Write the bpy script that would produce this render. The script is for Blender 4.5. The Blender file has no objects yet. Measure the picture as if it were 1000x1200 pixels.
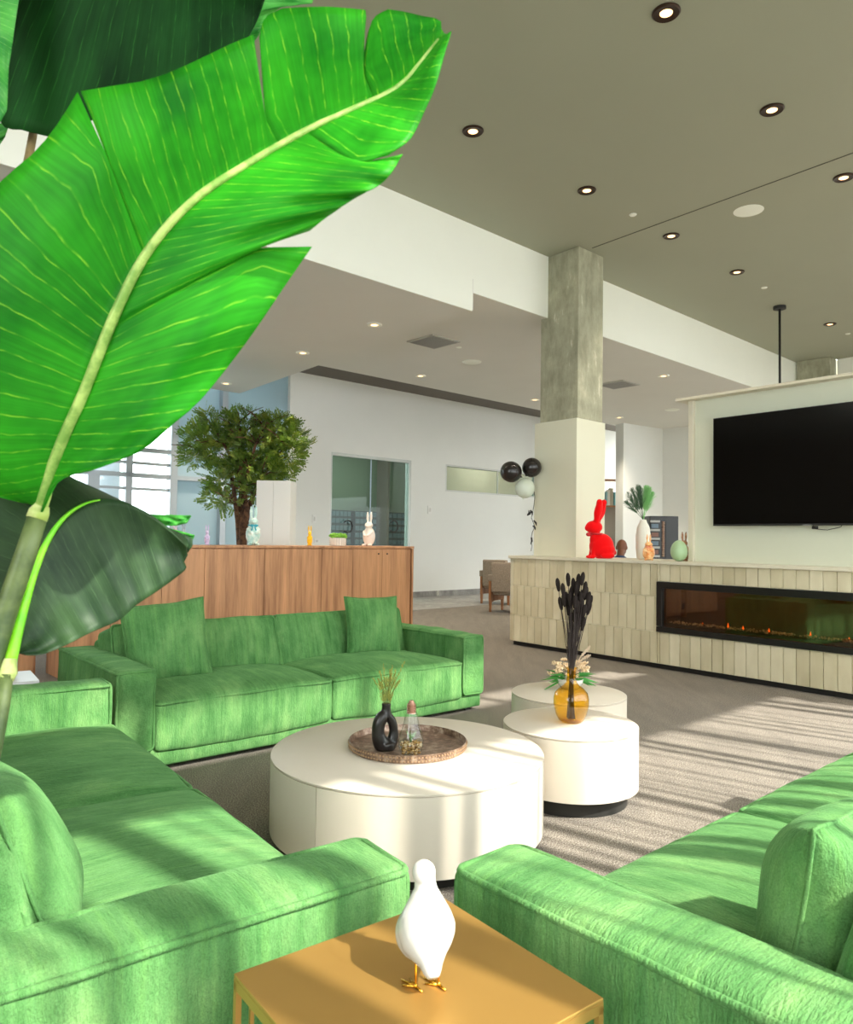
import bpy, bmesh, math, random
from mathutils import Vector, Matrix, noise
R = math.radians; PI = math.pi
rnd = random.Random(7)
C = bpy.context.scene.collection
sc = bpy.context.scene

# ------------------------------------------------------------------ camera
EYE = 1.45; FPX = 874.2; PITCH = R(2.0614); ROLL = R(.8437)
cp, sp = math.cos(PITCH), math.sin(PITCH); cr, sr = math.cos(ROLL), math.sin(ROLL)
FW = Vector((0, cp, sp)); _u = Vector((0, -sp, cp)); _r = Vector((1, 0, 0))
RT = cr*_r + sr*_u; UP = -sr*_r + cr*_u
EYEV = Vector((0, 0, EYE))
def ray(px, py): return (px-500)/FPX*RT - (py-600)/FPX*UP + FW
def at(px, py, y):            # point on the line of sight at world depth y
    d = ray(px, py); return EYEV + d*(y/d.y)
def onz(px, py, z):           # point of the line of sight on a level plane
    d = ray(px, py); return EYEV + d*((z-EYE)/d.z)
cam_d = bpy.data.cameras.new('camera'); cam = bpy.data.objects.new('camera', cam_d); C.objects.link(cam)
m = Matrix((RT, UP, -FW)).transposed().to_4x4(); m.translation = EYEV; cam.matrix_world = m
cam_d.sensor_fit = 'HORIZONTAL'; cam_d.sensor_width = 36; cam_d.lens = 36*FPX/1000
cam_d.clip_start = .05; cam_d.clip_end = 300
cam_d.dof.use_dof = True; cam_d.dof.focus_distance = 4.2; cam_d.dof.aperture_fstop = 9
sc.camera = cam
sc.view_settings.view_transform = 'Standard'; sc.view_settings.look = 'None'
sc.view_settings.gamma = 1; sc.view_settings.use_curve_mapping = False
sc.view_settings.exposure = 0.95
sc.cycles.use_denoising = True
sc.cycles.max_bounces = 10; sc.cycles.diffuse_bounces = 6; sc.cycles.glossy_bounces = 4
sc.cycles.transmission_bounces = 8; sc.cycles.transparent_max_bounces = 12
sc.cycles.sample_clamp_indirect = 6; sc.cycles.caustics_reflective = False; sc.cycles.caustics_refractive = False

# ------------------------------------------------------------------ materials
def lin(c):
    return tuple(((v/255)/12.92 if v/255 <= .04045 else ((v/255+.055)/1.055)**2.4) for v in c) + (1,)
class N:
    def __init__(s, name):
        s.m = bpy.data.materials.new(name); s.m.use_nodes = True
        s.t = s.m.node_tree; s.n = s.t.nodes; s.b = s.n['Principled BSDF']; s.o = s.n['Material Output']
    def add(s, typ, **kw):
        nd = s.n.new(typ)
        for k, v in kw.items():
            if k.startswith('i_'): nd.inputs[k[2:].replace('_', ' ')].default_value = v
            else: setattr(nd, k, v)
        return nd
    def link(s, a, b): s.t.links.new(a, b)
    def coord(s, scale=(1, 1, 1), which='Object', rot=(0, 0, 0)):
        tc = s.add('ShaderNodeTexCoord'); mp = s.add('ShaderNodeMapping')
        mp.inputs['Scale'].default_value = scale; mp.inputs['Rotation'].default_value = rot
        s.link(tc.outputs[which], mp.inputs['Vector']); return mp.outputs['Vector']
    def noise(s, vec, scale=5, detail=3, rough=.5):
        nd = s.add('ShaderNodeTexNoise'); nd.inputs['Scale'].default_value = scale
        nd.inputs['Detail'].default_value = detail; nd.inputs['Roughness'].default_value = rough
        s.link(vec, nd.inputs['Vector']); return nd.outputs['Fac']
    def ramp(s, fac, stops):
        nd = s.add('ShaderNodeValToRGB'); e = nd.color_ramp.elements
        while len(e) < len(stops): e.new(.5)
        for k, (p, c) in enumerate(stops): e[k].position = p; e[k].color = c
        s.link(fac, nd.inputs['Fac']); return nd.outputs['Color']
    def mix(s, fac, a, b, mode='MIX'):
        nd = s.add('ShaderNodeMix', data_type='RGBA', blend_type=mode)
        for src, k in ((fac, 0), (a, 6), (b, 7)):
            if hasattr(src, 'is_linked') or hasattr(src, 'links'): s.link(src, nd.inputs[k])
            else: nd.inputs[k].default_value = src
        return nd.outputs[2]
    def bump(s, h, strength=.3, dist=.01, prev=None):
        nd = s.add('ShaderNodeBump'); nd.inputs['Strength'].default_value = strength
        nd.inputs['Distance'].default_value = dist; s.link(h, nd.inputs['Height'])
        if prev: s.link(prev, nd.inputs['Normal'])
        s.link(nd.outputs['Normal'], s.b.inputs['Normal']); return nd.outputs['Normal']
    def base(s, c):
        if hasattr(c, 'links'): s.link(c, s.b.inputs['Base Color'])
        else: s.b.inputs['Base Color'].default_value = c
    def set(s, **kw):
        for k, v in kw.items(): s.b.inputs[k.replace('_', ' ')].default_value = v
        return s
def plain(name, c, rough=.5, metal=0, spec=.5, **kw):
    q = N(name); q.base(lin(c)); q.set(Roughness=rough, Metallic=metal); q.b.inputs['Specular IOR Level'].default_value = spec
    v = q.coord((1, 1, 1)); f = q.noise(v, 9, 3)
    c2 = tuple(max(0, x*.93) for x in lin(c)[:3])+(1,)
    q.base(q.mix(f, lin(c), c2)); q.set(**kw); return q.m
def emis(name, c, st):
    q = N(name); q.base((0, 0, 0, 1)); q.b.inputs['Emission Color'].default_value = lin(c); q.b.inputs['Emission Strength'].default_value = st; return q.m

def paint(name, c, bump=.05, rough=.75):
    q = N(name); v = q.coord((1, 1, 1)); f = q.noise(v, 1.3, 4)
    a = lin(c); b = tuple(x*.94 for x in a[:3])+(1,)
    q.base(q.mix(f, a, b)); q.set(Roughness=rough); q.b.inputs['Specular IOR Level'].default_value = .25
    q.bump(q.noise(v, 160, 2), bump, .002); return q.m

def chenille(name, axis):
    q = N(name)
    st = {'x': (46, 2.2, 2.2), 'y': (2.2, 46, 2.2)}[axis]
    v = q.coord(st); f1 = q.noise(v, 1, 4, .62)
    v2 = q.coord({'x': (7, 3.6, 3.6), 'y': (3.6, 7, 3.6)}[axis]); f2 = q.noise(v2, 1, 5, .65)
    v3 = q.coord((1, 1, 1)); f3 = q.noise(v3, 260, 2, .7)
    c1 = q.ramp(f1, [(.30, lin((62, 112, 54))), (.5, lin((90, 137, 80))), (.70, lin((108, 160, 86)))])
    c2 = q.ramp(f2, [(.32, lin((46, 96, 46))), (.52, lin((90, 137, 80))), (.70, lin((128, 168, 104)))])
    c = q.mix(.55, c1, c2)
    c3 = q.ramp(f3, [(.35, (.72, .72, .72, 1)), (.6, (1.1, 1.1, 1.1, 1))])
    q.base(q.mix(.8, c, c3, 'MULTIPLY'))
    q.set(Roughness=.85); q.b.inputs['Specular IOR Level'].default_value = .1
    q.b.inputs['Sheen Weight'].default_value = .25; q.b.inputs['Sheen Roughness'].default_value = .4
    q.b.inputs['Sheen Tint'].default_value = lin((170, 235, 160))
    w = q.coord({'x': (150, 40, 40), 'y': (40, 150, 40)}[axis]); fw = q.noise(w, 1, 2, .6)
    n1 = q.bump(fw, .8, .008); q.bump(f3, .5, .004, n1)
    return q.m

def carpet():
    q = N('taupe_woven_carpet')
    ang = -R(42.6)
    v = q.coord((1, 1, 1), rot=(0, 0, ang)); f = q.noise(q.coord((150, 95, 1), rot=(0, 0, ang)), 1, 3, .7)
    w = q.noise(q.coord((150, 150, 1)), 1, 1, .5)
    c = q.ramp(f, [(.32, lin((78, 72, 66))), (.5, lin((128, 121, 112))), (.68, lin((182, 175, 164)))])
    g = q.noise(q.coord((9, 1.6, 1), rot=(0, 0, ang)), 1, 3, .6)
    c = q.mix(.9, c, q.ramp(g, [(.35, (.90, .90, .90, 1)), (.62, (1.05, 1.05, 1.04, 1))]), 'MULTIPLY')
    c = q.mix(.5, c, q.ramp(w, [(.3, (.6, .6, .6, 1)), (.65, (1.2, 1.2, 1.2, 1))]), 'MULTIPLY')
    q.base(c); q.set(Roughness=.95); q.b.inputs['Specular IOR Level'].default_value = .1
    q.bump(f, .6, .004); return q.m

def concrete(name, a, b, sc_=2.0):
    q = N(name); v = q.coord((1, 1, 1)); f = q.noise(v, sc_, 8, .65); g = q.noise(q.coord((5, 5, 1.6)), 1.2, 6, .7)
    vo = q.add('ShaderNodeTexVoronoi', feature='F1'); vo.inputs['Scale'].default_value = 22; q.link(v, vo.inputs['Vector'])
    c = q.ramp(f, [(.3, lin(a)), (.55, lin(b)), (.7, lin(tuple(min(255, int(x*1.22)) for x in b)))])
    c = q.mix(.55, c, q.ramp(g, [(.35, lin(a)), (.6, lin(b)), (.66, lin((226, 222, 200)))]))
    pit = q.ramp(vo.outputs['Distance'], [(.06, (.55, .55, .5, 1)), (.12, (1, 1, 1, 1))])
    q.base(q.mix(.7, c, pit, 'MULTIPLY')); q.set(Roughness=.8); q.bump(f, .25, .02); return q.m

def wood(name, a, b, axis='z', scale=1):
    q = N(name)
    s_ = {'z': (9, 9, .55), 'x': (.55, 9, 9), 'y': (9, .55, 9)}[axis]
    s_ = tuple(k*scale for k in s_)
    v = q.coord(s_); f = q.noise(v, 1, 5, .6); g = q.noise(q.coord(tuple(k*6 for k in s_)), 1, 3, .6)
    c = q.ramp(f, [(.3, lin(a)), (.5, lin(b)), (.7, lin(tuple(min(255, int(x*1.1)) for x in b)))])
    c = q.mix(.6, c, q.ramp(g, [(.35, (.82, .8, .78, 1)), (.6, (1.05, 1.05, 1.05, 1))]), 'MULTIPLY')
    q.base(c); q.set(Roughness=.45); q.b.inputs['Specular IOR Level'].default_value = .35; return q.m

def leafmat(name, dark, mid, vein, trans=.35, gloss=.35, nv=60, rough=.38):
    q = N(name)
    uv = q.add('ShaderNodeTexCoord').outputs['UV']
    sep = q.add('ShaderNodeSeparateXYZ'); q.link(uv, sep.inputs[0])
    mp = q.add('ShaderNodeMapping'); mp.inputs['Scale'].default_value = (3, 3, 1); q.link(uv, mp.inputs[0])
    nz = q.noise(mp.outputs[0], 1.4, 3)
    def stripes(freq, lo, hi, amp):
        a = q.add('ShaderNodeMath', operation='MULTIPLY'); a.inputs[1].default_value = freq; q.link(sep.outputs[0], a.inputs[0])
        n2 = q.add('ShaderNodeMath', operation='MULTIPLY_ADD'); n2.inputs[1].default_value = amp; q.link(nz, n2.inputs[0]); q.link(a.outputs[0], n2.inputs[2])
        s_ = q.add('ShaderNodeMath', operation='FRACT'); q.link(n2.outputs[0], s_.inputs[0])
        return s_.outputs[0]
    big = stripes(nv, 0, 0, .9)
    big_m = q.ramp(big, [(.0, (1, 1, 1, 1)), (.03, (1, 1, 1, 1)), (.09, (0, 0, 0, 1)), (.97, (0, 0, 0, 1))])
    mp2 = q.add('ShaderNodeMapping'); mp2.inputs['Scale'].default_value = (190, 2.2, 1); q.link(uv, mp2.inputs[0])
    fine = q.noise(mp2.outputs[0], 1, 2, .6)
    mp3 = q.add('ShaderNodeMapping'); mp3.inputs['Scale'].default_value = (5, 1.6, 1); q.link(uv, mp3.inputs[0])
    blot = q.noise(mp3.outputs[0], 1, 4, .6)
    c = q.ramp(blot, [(.35, lin(dark)), (.62, lin(mid))])
    c = q.mix(.7, c, q.ramp(fine, [(.3, (.70, .74, .6, 1)), (.65, (1.12, 1.1, 1.1, 1))]), 'MULTIPLY')
    brk = q.noise(mp3.outputs[0], 9, 2)
    bf = q.mix(1.0, big_m, q.ramp(brk, [(.42, (.1, .1, .1, 1)), (.62, (.85, .85, .85, 1))]), 'MULTIPLY')
    c = q.mix(bf, c, lin(vein))
    q.base(c); q.set(Roughness=rough); q.b.inputs['Specular IOR Level'].default_value = gloss
    q.bump(fine, .18, .002)
    tr = q.add('ShaderNodeBsdfTranslucent'); q.link(c, tr.inputs['Color'])
    mx = q.add('ShaderNodeMixShader'); mx.inputs[0].default_value = trans
    q.link(q.b.outputs[0], mx.inputs[1]); q.link(tr.outputs[0], mx.inputs[2]); q.link(mx.outputs[0], q.o.inputs['Surface'])
    return q.m

def glassmat(name, c, rough=.02, f0=.05):
    q = N(name)
    gl = q.add('ShaderNodeBsdfGlossy'); gl.inputs['Roughness'].default_value = rough
    tr = q.add('ShaderNodeBsdfTransparent'); tr.inputs['Color'].default_value = lin(c)
    lw = q.add('ShaderNodeLayerWeight'); lw.inputs['Blend'].default_value = .5
    pw = q.add('ShaderNodeMath', operation='POWER'); pw.inputs[1].default_value = 4; q.link(lw.outputs['Facing'], pw.inputs[0])
    fr = q.add('ShaderNodeMath', operation='MULTIPLY_ADD'); fr.inputs[1].default_value = 1-f0; fr.inputs[2].default_value = f0; q.link(pw.outputs[0], fr.inputs[0])
    v = q.coord((1, 1, 1)); nz = q.noise(v, 3, 2)
    mx = q.add('ShaderNodeMixShader'); q.link(fr.outputs[0], mx.inputs[0]); q.link(tr.outputs[0], mx.inputs[1]); q.link(gl.outputs[0], mx.inputs[2])
    q.link(mx.outputs[0], q.o.inputs['Surface']); return q.m
def refr(name, c, rough=0.0, ior=1.45):
    q = N(name); q.base(lin(c)); q.set(Roughness=rough, IOR=ior); q.b.inputs['Transmission Weight'].default_value = 1
    return q.m
def frosted(name, c):
    q = N(name); q.base(lin(c)); q.set(Roughness=.3)
    tr = q.add('ShaderNodeBsdfTranslucent'); tr.inputs['Color'].default_value = lin(c)
    g = q.noise(q.coord((1.5, 1.5, .3)), 1.2, 3)
    q.base(q.mix(g, lin(c), tuple(x*.85 for x in lin(c)[:3])+(1,)))
    mx = q.add('ShaderNodeMixShader'); mx.inputs[0].default_value = .45
    q.link(q.b.outputs[0], mx.inputs[1]); q.link(tr.outputs[0], mx.inputs[2]); q.link(mx.outputs[0], q.o.inputs['Surface']); return q.m

M = {}
M['fx'] = chenille('green_chenille_lengthwise', 'x'); M['fy'] = chenille('green_chenille_crosswise', 'y')
M['carpet'] = carpet()
M['floor2'] = concrete('polished_concrete', (128, 126, 122), (166, 163, 158), 1.2)
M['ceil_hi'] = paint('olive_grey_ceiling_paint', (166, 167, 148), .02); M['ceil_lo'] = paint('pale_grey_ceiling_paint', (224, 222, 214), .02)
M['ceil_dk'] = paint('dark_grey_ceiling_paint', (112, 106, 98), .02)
M['white'] = paint('white_wall_paint', (244, 245, 234)); M['wallgrey'] = paint('off_white_wall_paint', (232, 233, 228))
M['blue'] = frosted('blue_grey_frosted_panel', (176, 196, 202))
M['tvwall'] = paint('pale_linen_wallcovering', (214, 217, 198), .25)
M['casing'] = paint('pale_stone_panel', (222, 220, 198), .1)
M['conc'] = concrete('board_formed_concrete', (126, 126, 104), (172, 170, 146), 2.2)
M['base'] = concrete('grey_stone_baseboard', (110, 108, 106), (150, 148, 144), 4)
M['woodpanel'] = wood('walnut_veneer', (150, 104, 72), (190, 140, 100))
M['wooddk'] = wood('brown_wood', (120, 76, 46), (168, 114, 74))
M['black'] = plain('black_satin', (18, 18, 18), .35); M['blackm'] = plain('matte_black', (30, 29, 28), .6)
M['dark'] = plain('charcoal_metal', (52, 52, 50), .45, .3)
M['steel'] = plain('grey_aluminium', (176, 184, 190), .4, .6)
M['table'] = paint('ivory_lacquer', (218, 208, 192), .01, .42)
M['grout'] = plain('cream_grout', (240, 236, 214), .8)
M['slab'] = paint('pale_quartz', (214, 208, 188), .02, .4)
M['gold'] = plain('brushed_gold_metal', (200, 156, 84), .40, .7)
M['goldb'] = plain('polished_gold_metal', (222, 170, 60), .25, .95)
M['porcelain'] = plain('white_porcelain', (208, 205, 197), .25)
M['glass'] = glassmat('clear_window_glass', (206, 220, 214), .02, .012); M['glassout'] = glassmat('outer_window_glass', (245, 250, 250))
M['smoke'] = glassmat('dark_fireplace_glass', (214, 196, 166), .03, .10)
M['screen'] = plain('black_television_screen', (4, 4, 4), .12, 0, .35)
M['lamp'] = emis('warm_lamp_glow', (255, 196, 130), 2.6)
M['red'] = plain('red_flock', (238, 8, 14), .9, 0, .1)
M['red'].node_tree.nodes['Principled BSDF'].inputs['Sheen Weight'].default_value = .2

def tilemat():
    q = N('handmade_cream_tile')
    vc = q.add('ShaderNodeVertexColor'); vc.layer_name = 'tone'
    c = q.ramp(vc.outputs['Color'], [(0, lin((190, 180, 148))), (.5, lin((206, 197, 166))), (1, lin((220, 212, 184)))])
    f = q.noise(q.coord((6, 6, 2.5)), 1.2, 3)
    q.base(q.mix(.22, c, q.ramp(f, [(.3, lin((160, 148, 112))), (.7, lin((232, 226, 200)))])))
    q.set(Roughness=.3); q.bump(f, .25, .01); return q.m
M['tile'] = tilemat()

# ------------------------------------------------------------------ mesh helpers
class MB:
    def __init__(s): s.v = []; s.f = []; s.uv = {}
    def box(s, c, d, rz=0, taper=1):
        c = Vector(c); n = len(s.v); co, si = math.cos(rz), math.sin(rz)
        for z in (-.5, .5):
            k = taper if z < 0 else 1
            for x, y in ((-.5, -.5), (.5, -.5), (.5, .5), (-.5, .5)):
                X, Y = x*d[0]*k, y*d[1]*k
                s.v.append((c.x+X*co-Y*si, c.y+X*si+Y*co, c.z+z*d[2]))
        for q in ((3, 2, 1, 0), (4, 5, 6, 7), (0, 1, 5, 4), (1, 2, 6, 5), (2, 3, 7, 6), (3, 0, 4, 7)): s.f.append([n+i for i in q])
        return s
    def prism(s, pts, z0, z1):
        n = len(s.v); k = len(pts)
        a = sum(pts[i][0]*pts[(i+1) % k][1]-pts[(i+1) % k][0]*pts[i][1] for i in range(k))
        if a < 0: pts = pts[::-1]
        for z in (z0, z1):
            for p in pts: s.v.append((p[0], p[1], z))
        s.f.append([n+i for i in range(k)][::-1]); s.f.append([n+k+i for i in range(k)])
        for i in range(k): j = (i+1) % k; s.f.append([n+i, n+j, n+k+j, n+k+i])
        return s
    def lathe(s, prof, seg=32, c=(0, 0, 0), sx=1, sy=1):
        n = len(s.v); k = len(prof); rings = []
        for r, z in prof:
            if r < 1e-6: rings.append([len(s.v)]); s.v.append((c[0], c[1], c[2]+z))
            else:
                rg = []
                for i in range(seg):
                    a = 2*PI*i/seg; rg.append(len(s.v)); s.v.append((c[0]+r*sx*math.cos(a), c[1]+r*sy*math.sin(a), c[2]+z))
                rings.append(rg)
        for a, b in zip(rings, rings[1:]):
            for i in range(seg):
                j = (i+1) % seg
                if len(a) == 1 and len(b) == 1: continue
                if len(a) == 1: s.f.append([a[0], b[j], b[i]])
                elif len(b) == 1: s.f.append([a[i], a[j], b[0]])
                else: s.f.append([a[i], a[j], b[j], b[i]])
        return s
    def tube(s, pts, r, seg=8, closed=False, cap=True):
        pts = [Vector(p) for p in pts]; k = len(pts)
        rr = r if isinstance(r, (list, tuple)) else [r]*k
        rings = []; prev = None
        for i, p in enumerate(pts):
            if closed: t = pts[(i+1) % k]-pts[i-1]
            else: t = pts[min(i+1, k-1)]-pts[max(i-1, 0)]
            if t.length < 1e-9: t = Vector((0, 0, 1))
            t.normalize()
            if prev is None:
                u = t.cross(Vector((0, 0, 1)))
                if u.length < .1: u = t.cross(Vector((1, 0, 0)))
            else: u = prev-t*prev.dot(t)
            u.normalize(); prev = u; w = t.cross(u)
            rg = []
            for a in range(seg):
                th = 2*PI*a/seg; rg.append(len(s.v)); s.v.append(tuple(p+(u*math.cos(th)+w*math.sin(th))*rr[i]))
            rings.append(rg)
        prs = list(zip(rings, rings[1:]))
        if closed: prs.append((rings[-1], rings[0]))
        for a, b in prs:
            for i in range(seg): j = (i+1) % seg; s.f.append([a[i], a[j], b[j], b[i]])
        if cap and not closed: s.f.append(rings[0][::-1]); s.f.append(rings[-1][:])
        return s
    def ell(s, c, r, seg=16, rings=10, rot=None):
        n = len(s.v); c = Vector(c); mt = rot or Matrix.Identity(3)
        prev = None
        for i in range(rings+1):
            ph = PI*i/rings
            if i in (0, rings): cur = [len(s.v)]; s.v.append(tuple(c+mt@Vector((0, 0, r[2]*math.cos(ph)))))
            else:
                cur = []
                for j in range(seg):
                    a = 2*PI*j/seg; cur.append(len(s.v))
                    s.v.append(tuple(c+mt@Vector((r[0]*math.sin(ph)*math.cos(a), r[1]*math.sin(ph)*math.sin(a), r[2]*math.cos(ph)))))
            if prev:
                for j in range(seg):
                    k = (j+1) % seg
                    if len(prev) == 1: s.f.append([prev[0], cur[j], cur[k]])
                    elif len(cur) == 1: s.f.append([prev[j], cur[0], prev[k]])
                    else: s.f.append([prev[j], cur[j], cur[k], prev[k]])
            prev = cur
        return s
    def limb(s, a, b, ra, rb, seg=14):
        a, b = Vector(a), Vector(b); s.tube([a, a.lerp(b, .5), b], [ra, (ra+rb)/2, rb], seg)
        s.ell(a, (ra,)*3, seg, 8); s.ell(b, (rb,)*3, seg, 8); return s
    def softbox(s, c, d, r=.03, n=(16, 10, 6), bulge=(0, 0, 0), amp=.0, seed=0, freq=4):
        """rounded box with puffed faces and a little unevenness"""
        c = Vector(c); h = Vector(d)/2; key = {}
        def ax(hh, k):
            out = [-hh, -hh+r*.3, -hh+r*.75, -hh+r*1.2]
            lo, hi = -hh+r*1.8, hh-r*1.8
            if hi > lo: out += [lo+(hi-lo)*i/max(1, k) for i in range(k+1)]
            out += [hh-r*1.2, hh-r*.75, hh-r*.3, hh]; return out
        A = [ax(h[i], n[i]) for i in range(3)]
        def vert(p):
            k = (round(p[0], 5), round(p[1], 5), round(p[2], 5))
            if k in key: return key[k]
            q = Vector(p); inn = Vector([max(-h[i]+r, min(h[i]-r, q[i])) for i in range(3)])
            dv = q-inn
            if dv.length > 1e-9: q = inn+dv.normalized()*r
            u = [q[i]/h[i] for i in range(3)]
            for i in range(3):
                j, l = (i+1) % 3, (i+2) % 3
                q[i] += bulge[i]*u[i]*(max(0, 1-u[j]**2)**.5)*(max(0, 1-u[l]**2)**.5)
            if amp:
                nv = Vector((q.x*freq+seed*7.3, q.y*freq+seed*3.1, q.z*freq)); w = noise.noise_vector(nv)
                q += Vector(w)*amp
            key[k] = len(s.v); s.v.append(tuple(q+c)); return key[k]
        for a in range(3):
            b, e = (a+1) % 3, (a+2) % 3
            for sg in (-1, 1):
                for i in range(len(A[b])-1):
                    for j in range(len(A[e])-1):
                        q = []
                        for (ii, jj) in ((i, j), (i+1, j), (i+1, j+1), (i, j+1)):
                            p = [0, 0, 0]; p[a] = sg*h[a]; p[b] = A[b][ii]; p[e] = A[e][jj]; q.append(vert(p))
                        s.f.append(q if sg > 0 else q[::-1])
        return s
    def build(s, name, mat, parent=None, smooth=False, loc=None, rz=0, bevel=0, label=None, cat=None, group=None, kind=None, uv=None):
        me = bpy.data.meshes.new(name); me.from_pydata(s.v, [], s.f); me.update()
        if uv:
            L = me.uv_layers.new(name='UVMap')
            for lp in me.loops: L.data[lp.index].uv = uv[lp.vertex_index]
        mats = mat if isinstance(mat, (list, tuple)) else [mat]
        for mm in mats: me.materials.append(M[mm] if isinstance(mm, str) else mm)
        if smooth:
            for p in me.polygons: p.use_smooth = True
            if smooth == 'auto':
                me.set_sharp_from_angle(angle=R(40))
        o = bpy.data.objects.new(name, me); C.objects.link(o)
        if parent: o.parent = parent
        if loc is not None: o.location = loc
        if rz: o.rotation_euler.z = rz
        if bevel:
            b = o.modifiers.new('bevel', 'BEVEL'); b.width = bevel; b.segments = 2; b.limit_method = 'ANGLE'
        tag(o, label, cat, group, kind); return o
def tag(o, label=None, cat=None, group=None, kind=None):
    for k, v in (('label', label), ('category', cat), ('group', group), ('kind', kind)):
        if v: o[k] = v
    return o
def thing(name, label, cat, loc=(0, 0, 0), rz=0, group=None):
    o = bpy.data.objects.new(name, None); C.objects.link(o); o.location = loc; o.rotation_euler.z = rz
    o.empty_display_size = .1; return tag(o, label, cat, group)
def copy_tree(o, parent=None):
    c = o.copy(); C.objects.link(c); c.parent = parent
    for ch in list(o.children): copy_tree(ch, c)
    return c
def remesh(o, vox, it=4):
    m_ = o.modifiers.new('fuse', 'REMESH'); m_.mode = 'VOXEL'; m_.voxel_size = vox; m_.use_smooth_shade = True
    s_ = o.modifiers.new('soften', 'SMOOTH'); s_.factor = .6; s_.iterations = it; return o
def rotm(ax, ay=0, az=0): return (Matrix.Rotation(az, 3, 'Z')@Matrix.Rotation(ay, 3, 'Y')@Matrix.Rotation(ax, 3, 'X'))

# directions of the building
A = R(-50.54); B = R(42.6)
dA = Vector((math.cos(A), math.sin(A), 0)); dB = Vector((math.cos(B), math.sin(B), 0))

# ================================================================== SETTING
HI = 5.42; Z1 = 4.325; Z2 = 4.56; ZD = 5.03
BK = Vector((1.592, 10.253, 0))                       # a point under the bulkhead
def bk(t): return BK+dB*t
# floor
MB().prism([(-14, -6), (18, -6), (18, 26), (-14, 26)], -.12, 0).build('floor', 'carpet', kind='structure')
ce0, ce1 = Vector((-.246, 15.1, 0)), Vector((1.32, 16.64, 0)); dc = (ce1-ce0).normalized()
nb = Vector((-dc.y, dc.x, 0))
a0, a1 = ce0-dc*6, ce0+dc*11
MB().prism([tuple(a0[:2]), tuple(a1[:2]), tuple((a1+nb*4.2)[:2]), tuple((a0+nb*4.2)[:2])], 0, .006).build('floor', 'floor2', kind='structure')
# ceilings
p0, p1, p2 = bk(-15), bk(8.9), Vector((8.75, 15.85, 0))
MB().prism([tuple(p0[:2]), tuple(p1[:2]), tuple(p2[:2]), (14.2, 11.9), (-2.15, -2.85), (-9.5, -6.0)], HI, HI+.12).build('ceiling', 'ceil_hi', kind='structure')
stp = bk(-1.43); far = Vector((-3.8, 14.94, 0)); dS = (far-stp).normalized()
lf = far-dB*8
nBk = Vector((-dB.y, dB.x, 0))*.018
MB().prism([tuple((stp+nBk)[:2]), tuple(far[:2]), tuple(lf[:2]), tuple((bk(-15)+nBk)[:2])], Z1, Z1+.1).build('ceiling', 'ceil_lo', kind='structure')
d2 = Vector((-1.95, 13.35, 0)); dd = (Vector((2.59, 17.59, 0))-d2).normalized()
s2 = stp+dS*((d2-stp).length)
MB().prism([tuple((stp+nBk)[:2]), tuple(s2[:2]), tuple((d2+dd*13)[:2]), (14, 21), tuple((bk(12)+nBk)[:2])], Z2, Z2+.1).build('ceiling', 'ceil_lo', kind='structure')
# thin step between the two soffits, closing face of the recess edge, and the dark recess ceiling
st = MB(); mid = (stp+far)/2; st.box((mid.x, mid.y, (Z1+Z2)/2+.09), ((far-stp).length, .02, Z2-Z1+.16), math.atan2(dS.y, dS.x)); st.build('wall_step', 'ceil_lo', kind='structure')
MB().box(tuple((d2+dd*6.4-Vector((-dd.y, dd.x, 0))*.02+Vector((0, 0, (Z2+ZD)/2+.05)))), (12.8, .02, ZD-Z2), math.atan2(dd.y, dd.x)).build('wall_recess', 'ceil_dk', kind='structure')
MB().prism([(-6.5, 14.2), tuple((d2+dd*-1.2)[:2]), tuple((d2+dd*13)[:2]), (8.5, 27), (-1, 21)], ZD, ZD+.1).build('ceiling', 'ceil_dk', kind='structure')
# bulkhead (stepped lower edge), full wall left of the column and right of it
def wallseg(a, b, z0, z1, th=.02, side=1):
    a, b = Vector(a[:2]+(0,) if isinstance(a, tuple) else (a.x, a.y, 0)), Vector(b[:2]+(0,) if isinstance(b, tuple) else (b.x, b.y, 0))
    d = (b-a).normalized(); n_ = Vector((-d.y, d.x, 0))*th*side
    return ([(a.x, a.y), (b.x, b.y), (b.x+n_.x, b.y+n_.y), (a.x+n_.x, a.y+n_.y)], z0, z1)
w = MB(); w.prism(*wallseg(bk(-15), bk(-1.43), Z1-.004, HI)); w.prism(*wallseg(bk(-1.43), bk(8.9), Z2-.004, HI)); w.build('wall_bulkhead', 'white', kind='structure')
w = MB(); w.prism(*wallseg(p2, p2+dA*12, 3.0, HI)); w.build('wall_right', 'white', kind='structure')
# thin joint line in the high ceiling
j0 = onz(694.4, 290.5, HI); j1 = onz(1000, 179, HI); jd = (j1-j0)
MB().box(tuple(j0+jd*.9+Vector((0, 0, -.002))), (jd.length*1.8, .012, .006), math.atan2(jd.y, jd.x)).build('trim_1', plain('joint_shadow_gap', (84, 82, 72), .8), kind='structure')

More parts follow.
